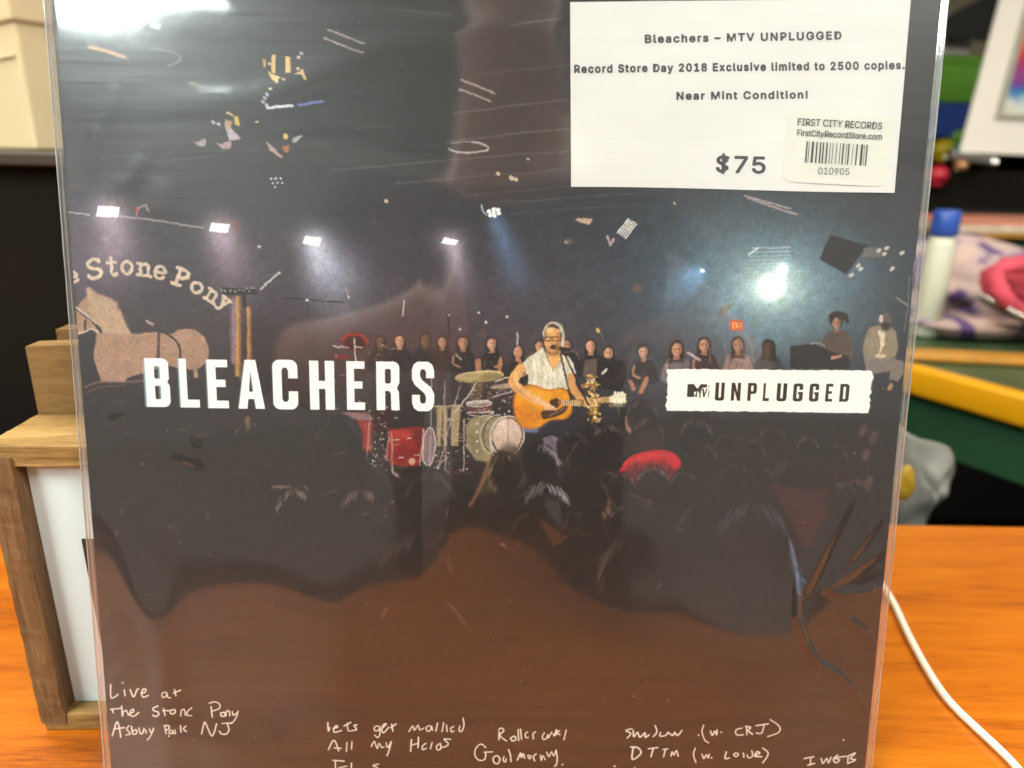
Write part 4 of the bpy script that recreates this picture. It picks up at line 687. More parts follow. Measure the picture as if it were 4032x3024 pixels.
hand(2380, 2780, .4792, [[(225, 185), (175, 200), (215, 225), (185, 262)], [(235, 200), (240, 250), (270, 215), (290, 255), (330, 220), (335, 255), (365, 235)], [(415, 160), (430, 210), (400, 250)], [(460, 215), (455, 245), (500, 240), (520, 215)], [(520, 215), (560, 240), (575, 215), (600, 240), (635, 200)], [(815, 155), (800, 210), (825, 280), (855, 300)], [(870, 205), (885, 240), (905, 205), (920, 235), (925, 195)], [(960, 215)], [(773, 240)], [(1130, 180), (1080, 195), (1085, 235), (1140, 235)], [(1165, 175), (1170, 235)], [(1160, 165), (1200, 175), (1180, 200), (1215, 230)], [(1245, 160), (1345, 145)], [(1310, 160), (1290, 220), (1245, 220)], [(1360, 110), (1435, 165), (1430, 215), (1340, 250)],
 [(235, 340), (225, 430), (260, 425), (300, 380), (270, 340), (215, 335)], [(360, 350), (435, 340)], [(400, 350), (380, 415)], [(480, 355), (520, 350)], [(500, 355), (485, 415)], [(545, 410), (555, 375), (570, 400), (590, 365), (605, 410)], [(745, 345), (730, 400), (750, 460)], [(800, 395), (815, 430), (835, 400), (850, 425), (860, 395)], [(880, 425)], [(1000, 375), (990, 430), (1025, 425)], [(1060, 400), (1080, 415), (1100, 395), (1075, 385), (1060, 400)], [(1140, 385), (1145, 420)], [(1210, 365), (1215, 410), (1185, 425), (1170, 400)], [(1240, 405), (1275, 385), (1250, 375), (1235, 410), (1290, 415)], [(1300, 345), (1345, 390), (1300, 465)],
 [(1640, 430), (1720, 415)], [(1695, 425), (1690, 480)], [(1670, 485), (1725, 470)], [(1780, 430), (1795, 470), (1825, 430), (1840, 465), (1860, 420)], [(1915, 400), (1880, 435), (1900, 465), (1930, 440), (1885, 425), (1985, 412)], [(2000, 420), (1998, 470)], [(2000, 410), (2060, 385), (2020, 430), (2062, 440), (2000, 470)], [(1965, 278)], [(85, 495)], [(250, 508)]], 6.8)
IMG *= (1 + .05 * rng.standard_normal((NT, NT, 1))).astype(np.float32)
IMG += (.0022 * rng.standard_normal((NT, NT, 3))).astype(np.float32)
np.clip(IMG, .0015, .9, out=IMG)
enc = np.where(IMG <= .0031308, IMG * 12.92, 1.055 * IMG ** (1 / 2.4) - .055)
buf = np.ones((NT, NT, 4), np.float32); buf[..., :3] = enc[::-1]
pim = bpy.data.images.new('cover_print', NT, NT, alpha=False); pim.pixels.foreach_set(buf.ravel()); pim.update(); pim.pack()
del buf, enc, xx, yy

# ------------------------------------------------------------------ cover
m, t, out = nt('printed_card'); b = N(t, 'ShaderNodeBsdfPrincipled'); ti = N(t, 'ShaderNodeTexImage'); ti.image = pim; ti.interpolation = 'Cubic'
t.links.new(ti.outputs[0], b.inputs['Base Color']); setin(b, Roughness=.45); b.inputs['Specular IOR Level'].default_value = .35
v = coords(t, (1, 1, 1)); nz = N(t, 'ShaderNodeTexNoise'); setin(nz, Scale=900.0, Detail=2.0); t.links.new(v, nz.inputs['Vector'])
bp = N(t, 'ShaderNodeBump'); setin(bp, Strength=.12, Distance=.0003); t.links.new(nz.outputs['Fac'], bp.inputs['Height']); t.links.new(bp.outputs[0], b.inputs['Normal'])
t.links.new(b.outputs[0], out.inputs[0]); M_print = m
M_card = simple('black_card_edge', (.03, .03, .032), .6, .2, 200, .1)
cv = mesh_obj('record_cover', [(-HW, UB, 0), (HW, UB, 0), (HW, UT, 0), (-HW, UT, 0), (-HW, UB, -.0032), (HW, UB, -.0032), (HW, UT, -.0032), (-HW, UT, -.0032)],
              [(0, 1, 2, 3), (5, 4, 7, 6), (4, 0, 3, 7), (1, 5, 6, 2), (3, 2, 6, 7), (4, 5, 1, 0)], [M_print, M_card], midx=[0, 1, 1, 1, 1, 1])
uv = cv.data.uv_layers.new(name='uv')
for lp, vi in enumerate([l.vertex_index for l in cv.data.loops]):
    co = cv.data.vertices[vi].co; uv.data[lp].uv = ((co.x + HW) / .315, (co.y - UB) / .315)
cv.matrix_world = PL
tag(cv, 'square record cover printed with a dark concert photo and white lettering', 'record cover')

# ------------------------------------------------------------------ price slip with its sticker
M_slip = simple('white_paper', (.68, .695, .66), .8, .035, 18, .5)
M_stick = simple('ivory_label', (.68, .70, .61), .6, .02, 30, .05)
M_ink = simple('toner', (.035, .035, .04), .6, .3, 300, 0)
M_ink2 = simple('thermal_ink', (.05, .045, .055), .6, .3, 300, 0)
WS = .00035
slip = thing('price_slip', mat=PL); tag(slip, 'white paper price slip tucked over the top right of the record cover', 'price slip')
def bil(q, f, g):
    a, b_c, c, d = q; return tuple(a[i] * (1 - f) * (1 - g) + b_c[i] * f * (1 - g) + c[i] * f * g + d[i] * (1 - f) * g for i in (0, 1))
SQ = [pl(2245, 8, WS), pl(3588, -8, WS), pl(3521, 756, WS), pl(2249, 735, WS)]
def slw(f, g): return WS + .0009 * max(0, f - .55) ** 2 * g * g * 2 + .00014 * math.sin(9 * f + 4 * g) * math.sin(5 * g + 2) + .00007 * math.sin(31 * f - 12 * g) * math.sin(17 * g + 7 * f) - .0001
vs, fs = [], []; nu, nv = 40, 26
for j in range(nv + 1):
    for i in range(nu + 1):
        f, g = i / nu, j / nv; p = bil(SQ, f, g); jit = (.0002 * math.sin(f * 7) if j == nv else 0) + (-.0006 * max(0, f - .6) * 2.0 if j == nv else 0)
        vs.append((p[0], p[1] + jit, slw(f, g)))
for j in range(nv):
    for i in range(nu): k = j * (nu + 1) + i; fs.append((k, k + nu + 1, k + nu + 2, k + 1))
mesh_obj('paper', vs, fs, M_slip, slip, True)
def fg(px, py):                                   # inverse bilinear (near-affine, 3 steps)
    a, u = pl(px, py, WS); f = g = .5
    for _ in range(8):
        p = bil(SQ, f, g); e = (a - p[0], u - p[1]); dfx = bil(SQ, f + .01, g); dgx = bil(SQ, f, g + .01)
        A = np.array([[(dfx[0] - p[0]) / .01, (dgx[0] - p[0]) / .01], [(dfx[1] - p[1]) / .01, (dgx[1] - p[1]) / .01]]); s = np.linalg.solve(A, e); f += s[0]; g += s[1]
    return f, g
def wat(px, py):
    f, g = fg(px, py); return slw(min(max(f, 0), 1), min(max(g, 0), 1))
FONT = None
try:
    import os
    FONT = bpy.data.fonts.load(os.path.join(bpy.utils.resource_path('LOCAL'), 'datafiles', 'fonts', 'Inter.woff2'))
except Exception: pass
def lettering(name, body, x0, y0, x1, y1, cap, mat, parent, off=0, space=1.0, lift=.00006, ref='H', lean=0.0):
    cu = bpy.data.curves.new('tmp', 'FONT'); cu.body = body; cu.font = FONT or cu.font; cu.space_character = space; cu.resolution_u = 4
    ob = bpy.data.objects.new('tmp', cu); COL.objects.link(ob); bpy.context.view_layer.update()
    me = bpy.data.meshes.new_from_object(ob.evaluated_get(bpy.context.evaluated_depsgraph_get()))
    bpy.data.objects.remove(ob); bpy.data.curves.remove(cu)
    co = [v.co.copy() for v in me.vertices]; mnx = min(c.x for c in co); mxx = max(c.x for c in co); capu = max(c.y for c in co if True) if body[0] in 'F0' else .727
    dx, dy = x1 - x0, y1 - y0; L = math.hypot(dx, dy); nx, ny = dy / L, -dx / L
    for v_, c in zip(me.vertices, co):
        f = (c.x - mnx) / (mxx - mnx); h = c.y / capu * cap
        px = x0 + dx * f + nx * h + lean * h; py = y0 + dy * f + ny * h
        a, u = pl(px, py, WS); v_.co = (a, u, wat(px, py) + lift)
    V0 = np.array([v_.co[:] for v_ in me.vertices]); F0 = [tuple(p.vertices) for p in me.polygons]; bpy.data.meshes.remove(me)
    sh_ = [(0, 0)] + ([(math.cos(k * math.pi / 4), math.sin(k * math.pi / 4)) for k in range(8)] if off else [])
    V, F_ = [], []
    for k, (sx, sy) in enumerate(sh_):             # thickened letters: slightly shifted copies, each a hair above the last
        V += (V0 + np.array([sx * off, sy * off, k * .000006])).tolist(); F_ += [tuple(i + k * len(V0) for i in f_) for f_ in F0]
    me = bpy.data.meshes.new(name); me.from_pydata(V, [], F_); me.materials.append(mat)
    o_ = bpy.data.objects.new(name, me); COL.objects.link(o_); o_.parent = parent; return o_
lettering('lettering', 'Bleachers – MTV UNPLUGGED', 2541, 168, 3312, 154, 42, M_ink, slip, .0002, 1.2)
lettering('lettering', 'Record Store Day 2018 Exclusive limited to 2500 copies.', 2263, 286, 3560, 271, 42, M_ink, slip, .0002, 1.2)
lettering('lettering', 'Near Mint Condition!', 2665, 392, 3180, 386, 40, M_ink, slip, .0002, 1.2)
lettering('lettering', '$75', 2820, 677, 3012, 682, 90, M_ink, slip, .00024, 1.03)
# rounded sticker
KQ = [(3105, 431), (3512, 455), (3487, 735), (3083, 717)]
st = []
for k, (cxy, a0) in enumerate(zip(KQ, (180, 270, 0, 90))):
    ix = cxy[0] + (34 if k in (0, 3) else -34); iy = cxy[1] + (34 if k in (0, 1) else -34)
    for i in range(9):
        a = math.radians(a0 + 90 * i / 8 + 3); px, py = ix + 34 * math.cos(a), iy + 34 * math.sin(a); A_ = pl(px, py, WS); st.append((A_[0], A_[1], px, py))
n = len(st)
vv = [(a, u, wat(px, py) + .00016) for a, u, px, py in st] + [(a, u, wat(px, py) - .00001) for a, u, px, py in st]
ccx, ccy = pl(3297, 585, WS); vv.append((ccx, ccy, wat(3297, 585) + .00016))
sticker = mesh_obj('barcode_sticker', vv, [(2 * n, (i + 1) % n, i) for i in range(n)] + [(i, (i + 1) % n, n + (i + 1) % n, n + i) for i in range(n)], M_stick, slip)
def s6(x, y): return 3050 + .2306 * x, 400 + .2306 * y
LF = .00035
lettering('lettering', 'FIRST CITY RECORDS', *s6(388, 402), *s6(1818, 478), 27, M_ink2, sticker, .00004, 1.0, LF, lean=.05)
lettering('lettering', 'FirstCityRecordStore.com', *s6(378, 580), *s6(1816, 655), 24, M_ink2, sticker, .00004, 1.0, LF, lean=.05)
lettering('lettering', '010905', *s6(735, 1240), *s6(1262, 1258), 27, M_ink2, sticker, .0, 1.02, LF, lean=.05)
bv, bf = [], []
for x, wd in ((555, 24), (592, 12), (655, 38), (724, 24), (786, 24), (834, 24), (894, 24), (948, 11), (995, 11), (1058, 11), (1120, 11), (1172, 24), (1226, 10), (1266, 24), (1335, 10), (1404, 24), (1488, 38), (1533, 10), (1574, 22)):
    y = 678 + (x - 555) * .06; sk = -32; h = 362
    q = [(x - wd / 2, y), (x + wd / 2, y), (x + wd / 2 + sk, y + h), (x - wd / 2 + sk, y + h)]
    k = len(bv)
    for p in q: px, py = s6(*p); A_ = pl(px, py, WS); bv.append((A_[0], A_[1], wat(px, py) + LF))
    bf.append((k + 3, k + 2, k + 1, k))
mesh_obj('barcode', bv, bf, M_ink2, sticker)

# ------------------------------------------------------------------ clear pouch, wrinkled
def film(name, R, haze, milky, bumpk):
    m, t, out = nt(name)
    tr = N(t, 'ShaderNodeBsdfTransparent'); g1 = N(t, 'ShaderNodeBsdfGlossy'); g2 = N(t, 'ShaderNodeBsdfGlossy'); df = N(t, 'ShaderNodeBsdfDiffuse')
    g1.inputs['Roughness'].default_value = .052; g2.inputs['Roughness'].default_value = .34; df.inputs[0].default_value = (.8, .8, .76, 1)
    ge = N(t, 'ShaderNodeNewGeometry'); dp = N(t, 'ShaderNodeVectorMath', operation='DOT_PRODUCT'); t.links.new(ge.outputs['Normal'], dp.inputs[0]); t.links.new(ge.outputs['Incoming'], dp.inputs[1])
    ab = N(t, 'ShaderNodeMath', operation='ABSOLUTE'); t.links.new(dp.outputs['Value'], ab.inputs[0])
    om = N(t, 'ShaderNodeMath', operation='SUBTRACT'); om.inputs[0].default_value = 1; t.links.new(ab.outputs[0], om.inputs[1]); om.use_clamp = True
    pw = N(t, 'ShaderNodeMath', operation='POWER'); pw.inputs[1].default_value = 5; t.links.new(om.outputs[0], pw.inputs[0])
    ml = N(t, 'ShaderNodeMath', operation='MULTIPLY_ADD'); ml.inputs[1].default_value = 1 - R; ml.inputs[2].default_value = R; ml.use_clamp = True; t.links.new(pw.outputs[0], ml.inputs[0])
    mh = N(t, 'ShaderNodeMath', operation='MULTIPLY')
    v = coords(t, (1, 1, 1)); ns = N(t, 'ShaderNodeTexNoise'); setin(ns, Scale=14.0, Detail=6.0, Roughness=.7); t.links.new(v, ns.inputs['Vector'])
    vb = coords(t, (8, 380, 1)); n2 = N(t, 'ShaderNodeTexNoise'); setin(n2, Scale=1.5, Detail=6.0, Roughness=.75); t.links.new(vb, n2.inputs['Vector'])
    r1 = ramp(t, n2.outputs['Fac'], [(.35, (.6, .6, .6)), (.72, (1.5, 1.5, 1.5))])
    r2 = ramp(t, ns.outputs['Fac'], [(.3, (.7, .7, .7)), (.7, (1.25, 1.25, 1.25))])
    mm = N(t, 'ShaderNodeMath', operation='MULTIPLY'); t.links.new(r1, mm.inputs[0]); t.links.new(r2, mm.inputs[1])
    t.links.new(mm.outputs[0], mh.inputs[0]); mh.inputs[1].default_value = haze
    bp = N(t, 'ShaderNodeBump'); setin(bp, Strength=bumpk, Distance=.0004); t.links.new(ns.outputs['Fac'], bp.inputs['Height'])
    for g in (g1, g2): t.links.new(bp.outputs[0], g.inputs['Normal'])
    a1 = N(t, 'ShaderNodeMixShader'); a1.inputs[0].default_value = milky; t.links.new(tr.outputs[0], a1.inputs[1]); t.links.new(df.outputs[0], a1.inputs[2])
    a2 = N(t, 'ShaderNodeMixShader'); t.links.new(mh.outputs[0], a2.inputs[0]); t.links.new(a1.outputs[0], a2.inputs[1]); t.links.new(g2.outputs[0], a2.inputs[2])
    a3 = N(t, 'ShaderNodeMixShader'); t.links.new(ml.outputs[0], a3.inputs[0]); t.links.new(a2.outputs[0], a3.inputs[1]); t.links.new(g1.outputs[0], a3.inputs[2])
    t.links.new(a3.outputs[0], out.inputs[0]); return m
M_film = film('clear_film', .105, .045, .012, .05)
M_seam = film('welded_seam', .16, .10, .20, .3)
M_edge = film('bright_cut_edge', .25, .3, .45, .5)
pouch = thing('plastic_sleeve', mat=PL); tag(pouch, 'clear glossy plastic outer sleeve around the record cover', 'plastic sleeve')
nx_, ny_ = 680, 640
EW = HW + .0037
ax = np.linspace(-EW, EW, nx_); uy = np.linspace(UB - .0026, UT + .012, ny_)
AX, UY = np.meshgrid(ax, uy)
# slow waves; the boundary of desk and darkness in the reflection undulates with them
bx = [400, 470, 560, 620, 700, 1000, 1090, 1350, 1400, 1690, 1745, 1850, 2050, 2300, 2500, 2660, 2900, 3100, 3400]
by = [2060, 2170, 2300, 2350, 2270, 2240, 2250, 2370, 2290, 2280, 2110, 2085, 2140, 2290, 2360, 2340, 2420, 2430, 2300]
ba = [pl(x, y)[0] for x, y in zip(bx, by)]
nom = np.interp(bx, [400, 620, 788, 1182, 1576, 1850, 2364, 2900, 3400], [2070, 2076, 2158, 2209, 2243, 2300, 2200, 2169, 2190])
sl = np.interp(ax, ba, [-(y - n_) * .00026 for y, n_ in zip(by, nom)]); uc = np.interp(ax, ba, [pl(x, y)[1] for x, y in zip(bx, by)])
kk = np.exp(-.5 * (np.arange(-24, 25) / 8.0) ** 2); kk /= kk.sum(); sl, uc = (np.convolve(np.pad(q, 24, 'edge'), kk, 'valid') for q in (sl, uc))
DU = UY - uc[None, :]; Hh = sl[None, :] * DU * np.exp(-.5 * (DU / .028) ** 2) + np.abs(sl)[None, :] * .017 * np.exp(-.5 * (DU / .062) ** 2)
Hh += .00022 * np.sin(AX * 38 + 1.2) * np.cos(UY * 27 + .5) + .00012 * np.sin(AX * 70 + UY * 50) + .00008 * np.sin(UY * 120 + AX * 30)
def ridge(pts, amp, wd, fade=True):
    global Hh
    P = [pl(*p) for p in pts]; D = np.full(AX.shape, 9., float); TT = np.zeros(AX.shape); n = len(P) - 1
    for i in range(n):
        (x0, y0), (x1, y1) = P[i], P[i + 1]; dx, dy = x1 - x0, y1 - y0; L = dx * dx + dy * dy + 1e-12
        t = np.clip(((AX - x0) * dx + (UY - y0) * dy) / L, 0, 1); e = np.hypot(AX - x0 - t * dx, UY - y0 - t * dy); mk = e < D; D[mk] = e[mk]; TT[mk] = ((i + t) / n)[mk]
    Hh = Hh + amp * np.exp(-.5 * (D / wd) ** 2) * (np.sin(np.pi * np.clip(TT, .02, .98)) ** .5 if fade else 1)
ridge([(3135, 2260), (3128, 2420), (3160, 2520), (3210, 2600), (3290, 2640), (3370, 2730), (3415, 2800)], .0012, .0010)
ridge([(3480, 2150), (3250, 2310), (3330, 2340), (3330, 2430), (3400, 2480), (3450, 2560)], .00036, .0013)
ridge([(3350, 1950), (3220, 2200), (3160, 2330)], .0003, .0014)
ridge([(385, 490), (375, 580), (365, 700)], .0002, .0016); ridge([(575, 610), (520, 700), (420, 775)], .0003, .0024); ridge([(655, 700), (650, 800), (620, 870)], .00035, .0042)
ridge([(470, 330), (440, 430), (410, 500)], .00012, .0018); ridge([(700, 1730), (760, 1780), (740, 1830)], .0006, .004); ridge([(450, 1580), (480, 1640)], .0004, .003)
ridge([(2080, 1950), (2180, 2050), (2230, 2120)], .0003, .003); ridge([(3480, 2290), (3390, 2330), (3300, 2320)], .00028, .0012); ridge([(3470, 2020), (3330, 2210), (3260, 2300)], .00028, .0013)
ridge([(640, 420), (1000, 400), (1500, 190), (1950, 120), (2230, 150)], .00025, .004)
ridge([(350, 2800), (900, 2930), (1300, 2990)], .0006, .006)
mg = np.clip((np.abs(AX) - (HW - .0015)) / (EW - HW + .0015), 0, 1)
Wf = (.0011 + Hh) * (1 - mg ** 2.2) - .0016 * mg ** 2.2
bt = np.clip((UB - .0002 - UY) / .0024, 0, 1); Wf = Wf * (1 - bt) - .0016 * bt
def grid(name, W, mat):
    vs = np.stack([AX, UY, W], -1).reshape(-1, 3); idx = np.arange(nx_ * ny_).reshape(ny_, nx_)
    q = np.stack([idx[:-1, :-1], idx[:-1, 1:], idx[1:, 1:], idx[1:, :-1]], -1).reshape(-1, 4)
    return mesh_obj(name, vs.tolist(), q.tolist(), mat, pouch, True)
fr = grid('front_sheet', Wf, M_film)
bk = mesh_obj('back_sheet', [(-EW, UB - .0024, -.00175), (-HW, UB, -.0040), (HW, UB, -.0040), (EW, UB - .0024, -.00175), (-EW, UT + .012, -.00175), (-HW, UT + .012, -.0040), (HW, UT + .012, -.0040), (EW, UT + .012, -.00175)], [(0, 4, 5, 1), (1, 5, 6, 2), (2, 6, 7, 3)], M_seam, pouch)
for sx in (-1, 1):
    pts = [(sx * (EW + .00005 * math.sin(i * 2.1)), UB - .0022 + (UT - UB + .013) * i / 60, -.0016 + .00006 * math.sin(i * 1.3)) for i in range(61)]
    tube('side_edge', pts, .00026, M_edge, pouch, 6)
    pts = [(sx * (EW - .0019), UB - .001 + (UT - UB + .012) * i / 60, -.0011 + .0003 * math.sin(i * .35)) for i in range(61)]
    tube('side_crease', pts, .00022, M_seam, pouch, 6)
tube('bottom_edge', [(-EW + 2 * EW * i / 40, UB - .0026, -.0016) for i in range(41)], .00022, M_edge, pouch, 6)

# ------------------------------------------------------------------ white cable on the desk
cp = [onz(px, py, .0021) for px, py in ((3380, 2190), (3450, 2270), (3515, 2368), (3575, 2495), (3645, 2625), (3730, 2752), (3840, 2862), (3940, 2955), (4010, 3030), (4080, 3130))]
def spl(P, n=8):
    out_ = []
    for i in range(len(P) - 1):
        p0, p1, p2, p3 = (P[min(max(i + k, 0), len(P) - 1)] for k in (-1, 0, 1, 2))
        for j in range(n):
            t_ = j / n; out_.append(.5 * ((2 * p1) + (-p0 + p2) * t_ + (2 * p0 - 5 * p1 + 4 * p2 - p3) * t_ * t_ + (-p0 + 3 * p1 - 3 * p2 + p3) * t_ ** 3))
    return out_ + [P[-1]]
cbl = tube('cable', spl(cp), .0018, M_cable, None, 12); tag(cbl, 'thin white cable curving across the desk at right', 'cable')

# ------------------------------------------------------------------ green table with yellow rim, beyond the desk
ZT = 0.0
A_, B_ = onz(3600, 1432, ZT), onz(4032, 1545, ZT); dr = (B_ - A_).normalized(); pr = Vector((-dr.y, dr.x, 0))
if pr.y < 0: pr = -pr
A2 = A_ - dr * .22; B2 = A_ + dr * 1.0
gt = thing('green_table', tuple(A2)); tag(gt, 'dark green table with a thick yellow rim, beyond the desk at right', 'table')
gt.rotation_euler = (0, 0, math.atan2(dr.y, dr.x)); Lx = (B2 - A2).length
box('tabletop', (.0, .004, -.018), (Lx, 1.1, -.002), M_greentop, gt)
bm = box_bm(-.01, -.018, -.037, Lx + .01, .006, .001, bev=.006, seg=3); bm_obj('rim', bm, M_yellow, gt, True)
bm = box_bm(-.016, -.016, -.036, .004, 1.1, .0, bev=.006, seg=3); bm_obj('rim', bm, M_yellow, gt, True)
box('apron', (.01, .004, -.110), (Lx - .01, .016, -.0375), M_green, gt)
box('leg', (.05, .05, -.74), (.09, .09, -.111), M_dark, gt); box('leg', (Lx - .09, .05, -.74), (Lx - .05, .09, -.111), M_dark, gt)
o1, o2 = onz(3560, 1392, .004), onz(4100, 1420, .004); dv = (o2 - o1)
ob = box('wood_strip', (-.02, -.021, 0), (dv.length + .2, .021, .008), M_orange, None, bev=.002); ob.location = (o1.x, o1.y, .0); ob.rotation_euler = (0, 0, math.atan2(dv.y, dv.x)); tag(ob, 'flat orange wooden strip lying across the green table', 'wood strip')

# bottle with blue cap
bb = onz(3636, 1318, 0); bb.z = 0
bt_ = thing('glue_bottle', tuple(bb)); tag(bt_, 'off white bottle with a blue cap standing behind the record at right', 'bottle')
lathe('body', [(.0, .0), (.017, .0), (.0195, .003), (.0195, .138), (.017, .146), (.013, .150), (0, .150)], M_bottle, bt_)
lathe('cap', [(0, .1505), (.018, .1505), (.0190, .153), (.0185, .184), (.0165, .187), (0, .187)], M_blue, bt_)
# cloths
m, t, out = nt('purple_white_cloth'); b = N(t, 'ShaderNodeBsdfPrincipled'); v = coords(t); n1 = N(t, 'ShaderNodeTexNoise'); setin(n1, Scale=6.5, Detail=3.0, Distortion=1.8); t.links.new(v, n1.inputs['Vector'])
t.links.new(ramp(t, n1.outputs['Fac'], [(.38, (.50, .36, .30)), (.49, (.42, .31, .30)), (.53, (.085, .045, .15)), (.66, (.15, .085, .24))]), b.inputs['Base Color']); setin(b, Roughness=.85); t.links.new(b.outputs[0], out.inputs[0]); M_cloth = m
c1 = onz(3760, 1300, 0)
cl = thing('cloth_bundle', (c1.x, c1.y, 0)); tag(cl, 'crumpled pale pink cloth with purple patches heaped on the green table', 'cloth')
lump('cloth', (.05, .15, .060), (.17, .09, .072), M_cloth, cl, .14, 3, 3)
lump('cloth', (.13, -.03, .022), (.19, .075, .024), M_cloth, cl, .16, 3, 8)
c2 = at(4030, 1120, 1.0)
rd = thing('red_garment', (c2.x, c2.y, .0)); tag(rd, 'rolled red knitted garment on top of the pale cloth at the right edge', 'garment')
zc = c2.z
pts = [Vector((.058 * math.cos(a), -.03 + .010 * math.sin(3 * a), zc + .034 * math.sin(a) - .1 * .058 * math.cos(a))) for a in np.linspace(0, 2 * math.pi, 33)]
tube('rolled_hem', pts, [.011 + .002 * math.sin(3 * i) for i in range(33)], M_red, rd, 12)
lump('knit_body', (.02, .03, zc), (.052, .05, .034), M_red, rd, .08, 4, 5, flat=False)
# zip with chrome teeth
z1, z2 = at(3870, 1165, .99), at(4060, 1262, .93)
zp = thing('zip', tuple(z1)); tag(zp, 'shiny silver zip lying across the cloths below the red garment', 'zip')
zd = z2 - z1
tube('tape', [zd * (i / 8) + Vector((0, .003, -.004)) for i in range(9)], .004, M_black, zp, 8)
for i in range(9):
    p = zd * (i / 9.0); s_o = lathe('tooth', [(0, -.003), (.0035, -.003), (.0042, 0), (.0035, .003), (0, .003)], M_metal, zp, tuple(p), 10)
# green bin and magazines on it
q1 = at(3690, 1000, 1.33)
gb = thing('green_bin', (q1.x, q1.y, 0)); tag(gb, 'dark green bin standing at the back of the green table', 'bin')
box('bin_body', (0, 0, .0), (.7, .22, .115), M_green, gb, bev=.006); box('bin_rim', (-.006, -.006, .1155), (.706, .226, .125), M_green, gb, bev=.003)
M_mag = simple('magazine_cover', (.62, .22, .14), .4, .5, 14, .05); M_pages = simple('page_edges', (.62, .50, .36), .8, .2, 80, .1)
for k, (dz, rz, m1, m2, lab) in enumerate(((.126, .05, M_pages, M_orange, 'orange edged magazine, lower of the two on the green bin'), (.139, .10, M_mag, M_pages, 'red and cream magazine, upper of the two on the green bin'))):
    mgz = thing('magazine', (q1.x + .0, q1.y - .03, dz)); mgz.rotation_euler = (0, 0, rz); tag(mgz, lab, 'magazine', 'magazines on the bin')
    box('cover', (0, 0, .0085), (.36, .22, .0115), m1, mgz, bev=.001); box('page_block', (.002, .002, 0), (.358, .218, .0083), m2, mgz)
# black cabinet behind, picture board on a chrome stand
q2 = at(3600, 900, 1.75)
kb = thing('black_cabinet', (q2.x - .4, 1.72, -.75)); tag(kb, 'black cabinet behind the green table', 'cabinet')
box('carcass', (0, 0, 0), (1.9, .4, .985), M_dark, kb, bev=.004); box('door', (.42, -.02, .1), (1.3, -.002, .90), M_black, kb, bev=.003)
M_board = simple('white_board', (.72, .68, .60), .6, .05, 5, .05)
pb = at(3780, 600, 1.70); e1 = at(3955, -60, 1.78); bd = thing('picture_board', (pb.x, pb.y, pb.z)); tag(bd, 'white board carrying a framed colourful print, top right behind the record', 'picture board')
upv = e1 - pb; xr = Vector((1, 0, -.02)).normalized()
def slab(name, x0, x1, g0, g1, y0, y1, mat, par, lift=0):
    vs = []
    for y in (y0, y1):
        for (x, g) in ((x0, g0), (x1, g0), (x1, g1), (x0, g1)): vs.append(xr * x + upv * g + Vector((0, y - lift, 0)))
    return mesh_obj(name, vs, [(0, 1, 2, 3), (7, 6, 5, 4), (0, 4, 5, 1), (1, 5, 6, 2), (2, 6, 7, 3), (3, 7, 4, 0)], mat, par)
slab('board', 0, .7, 0, 1.25, 0, .006, M_board, bd)
pf = slab('frame', .056, .5, .21, .95, -.007, -.001, simple('grey_frame', (.33, .33, .26), .4, .1, 30, 0), bd)
m, t, out = nt('colourful_print'); b = N(t, 'ShaderNodeBsdfPrincipled'); tc = N(t, 'ShaderNodeTexCoord'); sp = N(t, 'ShaderNodeSeparateXYZ'); nn1 = N(t, 'ShaderNodeTexNoise'); setin(nn1, Scale=16.0, Detail=3.0); t.links.new(tc.outputs['Object'], nn1.inputs['Vector'])
t.links.new(tc.outputs['Object'], sp.inputs[0]); ma = N(t, 'ShaderNodeMath', operation='MULTIPLY_ADD'); ma.inputs[1].default_value = 3.0; t.links.new(sp.outputs['Z'], ma.inputs[0])
mb = N(t, 'ShaderNodeMath', operation='MULTIPLY_ADD'); mb.inputs[1].default_value = .35; mb.inputs[2].default_value = -.12; t.links.new(nn1.outputs['Fac'], mb.inputs[0]); t.links.new(mb.outputs[0], ma.inputs[2])
t.links.new(ramp(t, ma.outputs[0], [(.22, (.60, .55, .38)), (.34, (.55, .60, .56)), (.42, (.03, .20, .42)), (.52, (.10, .06, .28)), (.62, (.45, .03, .06)), (.86, (.60, .14, .05))]), b.inputs['Base Color']); setin(b, Roughness=.3); t.links.new(b.outputs[0], out.inputs[0])
slab('print', .068, .485, .235, .925, -.009, -.0072, m, pf)
s1, s2 = at(3722, 612, 1.69), at(3905, 640, 1.69)
cst = thing('chrome_stand', tuple(s1)); tag(cst, 'short chrome rail under the white picture board', 'stand')
tube('rail', [(s2 - s1) * (i / 6) + Vector((0, -.01, .0)) for i in range(7)], .011, M_metal, cst, 14); tube('foot', [(.03, 0, -.012), (.03, 0, min(-.013, .235 - s1.z))], .006, M_metal, cst, 10)
kn = at(3782, 668, 1.66); ks = thing('brass_knob', tuple(kn)); tag(ks, 'small brass knob on the black cabinet below the chrome rail', 'knob'); lathe('knob', [(0, 0), (.012, .0), (.014, .01), (.011, .018), (0, .02)], simple('brass', (.5, .27, .12), .35, .1, 30, 0, metal=.6), ks)
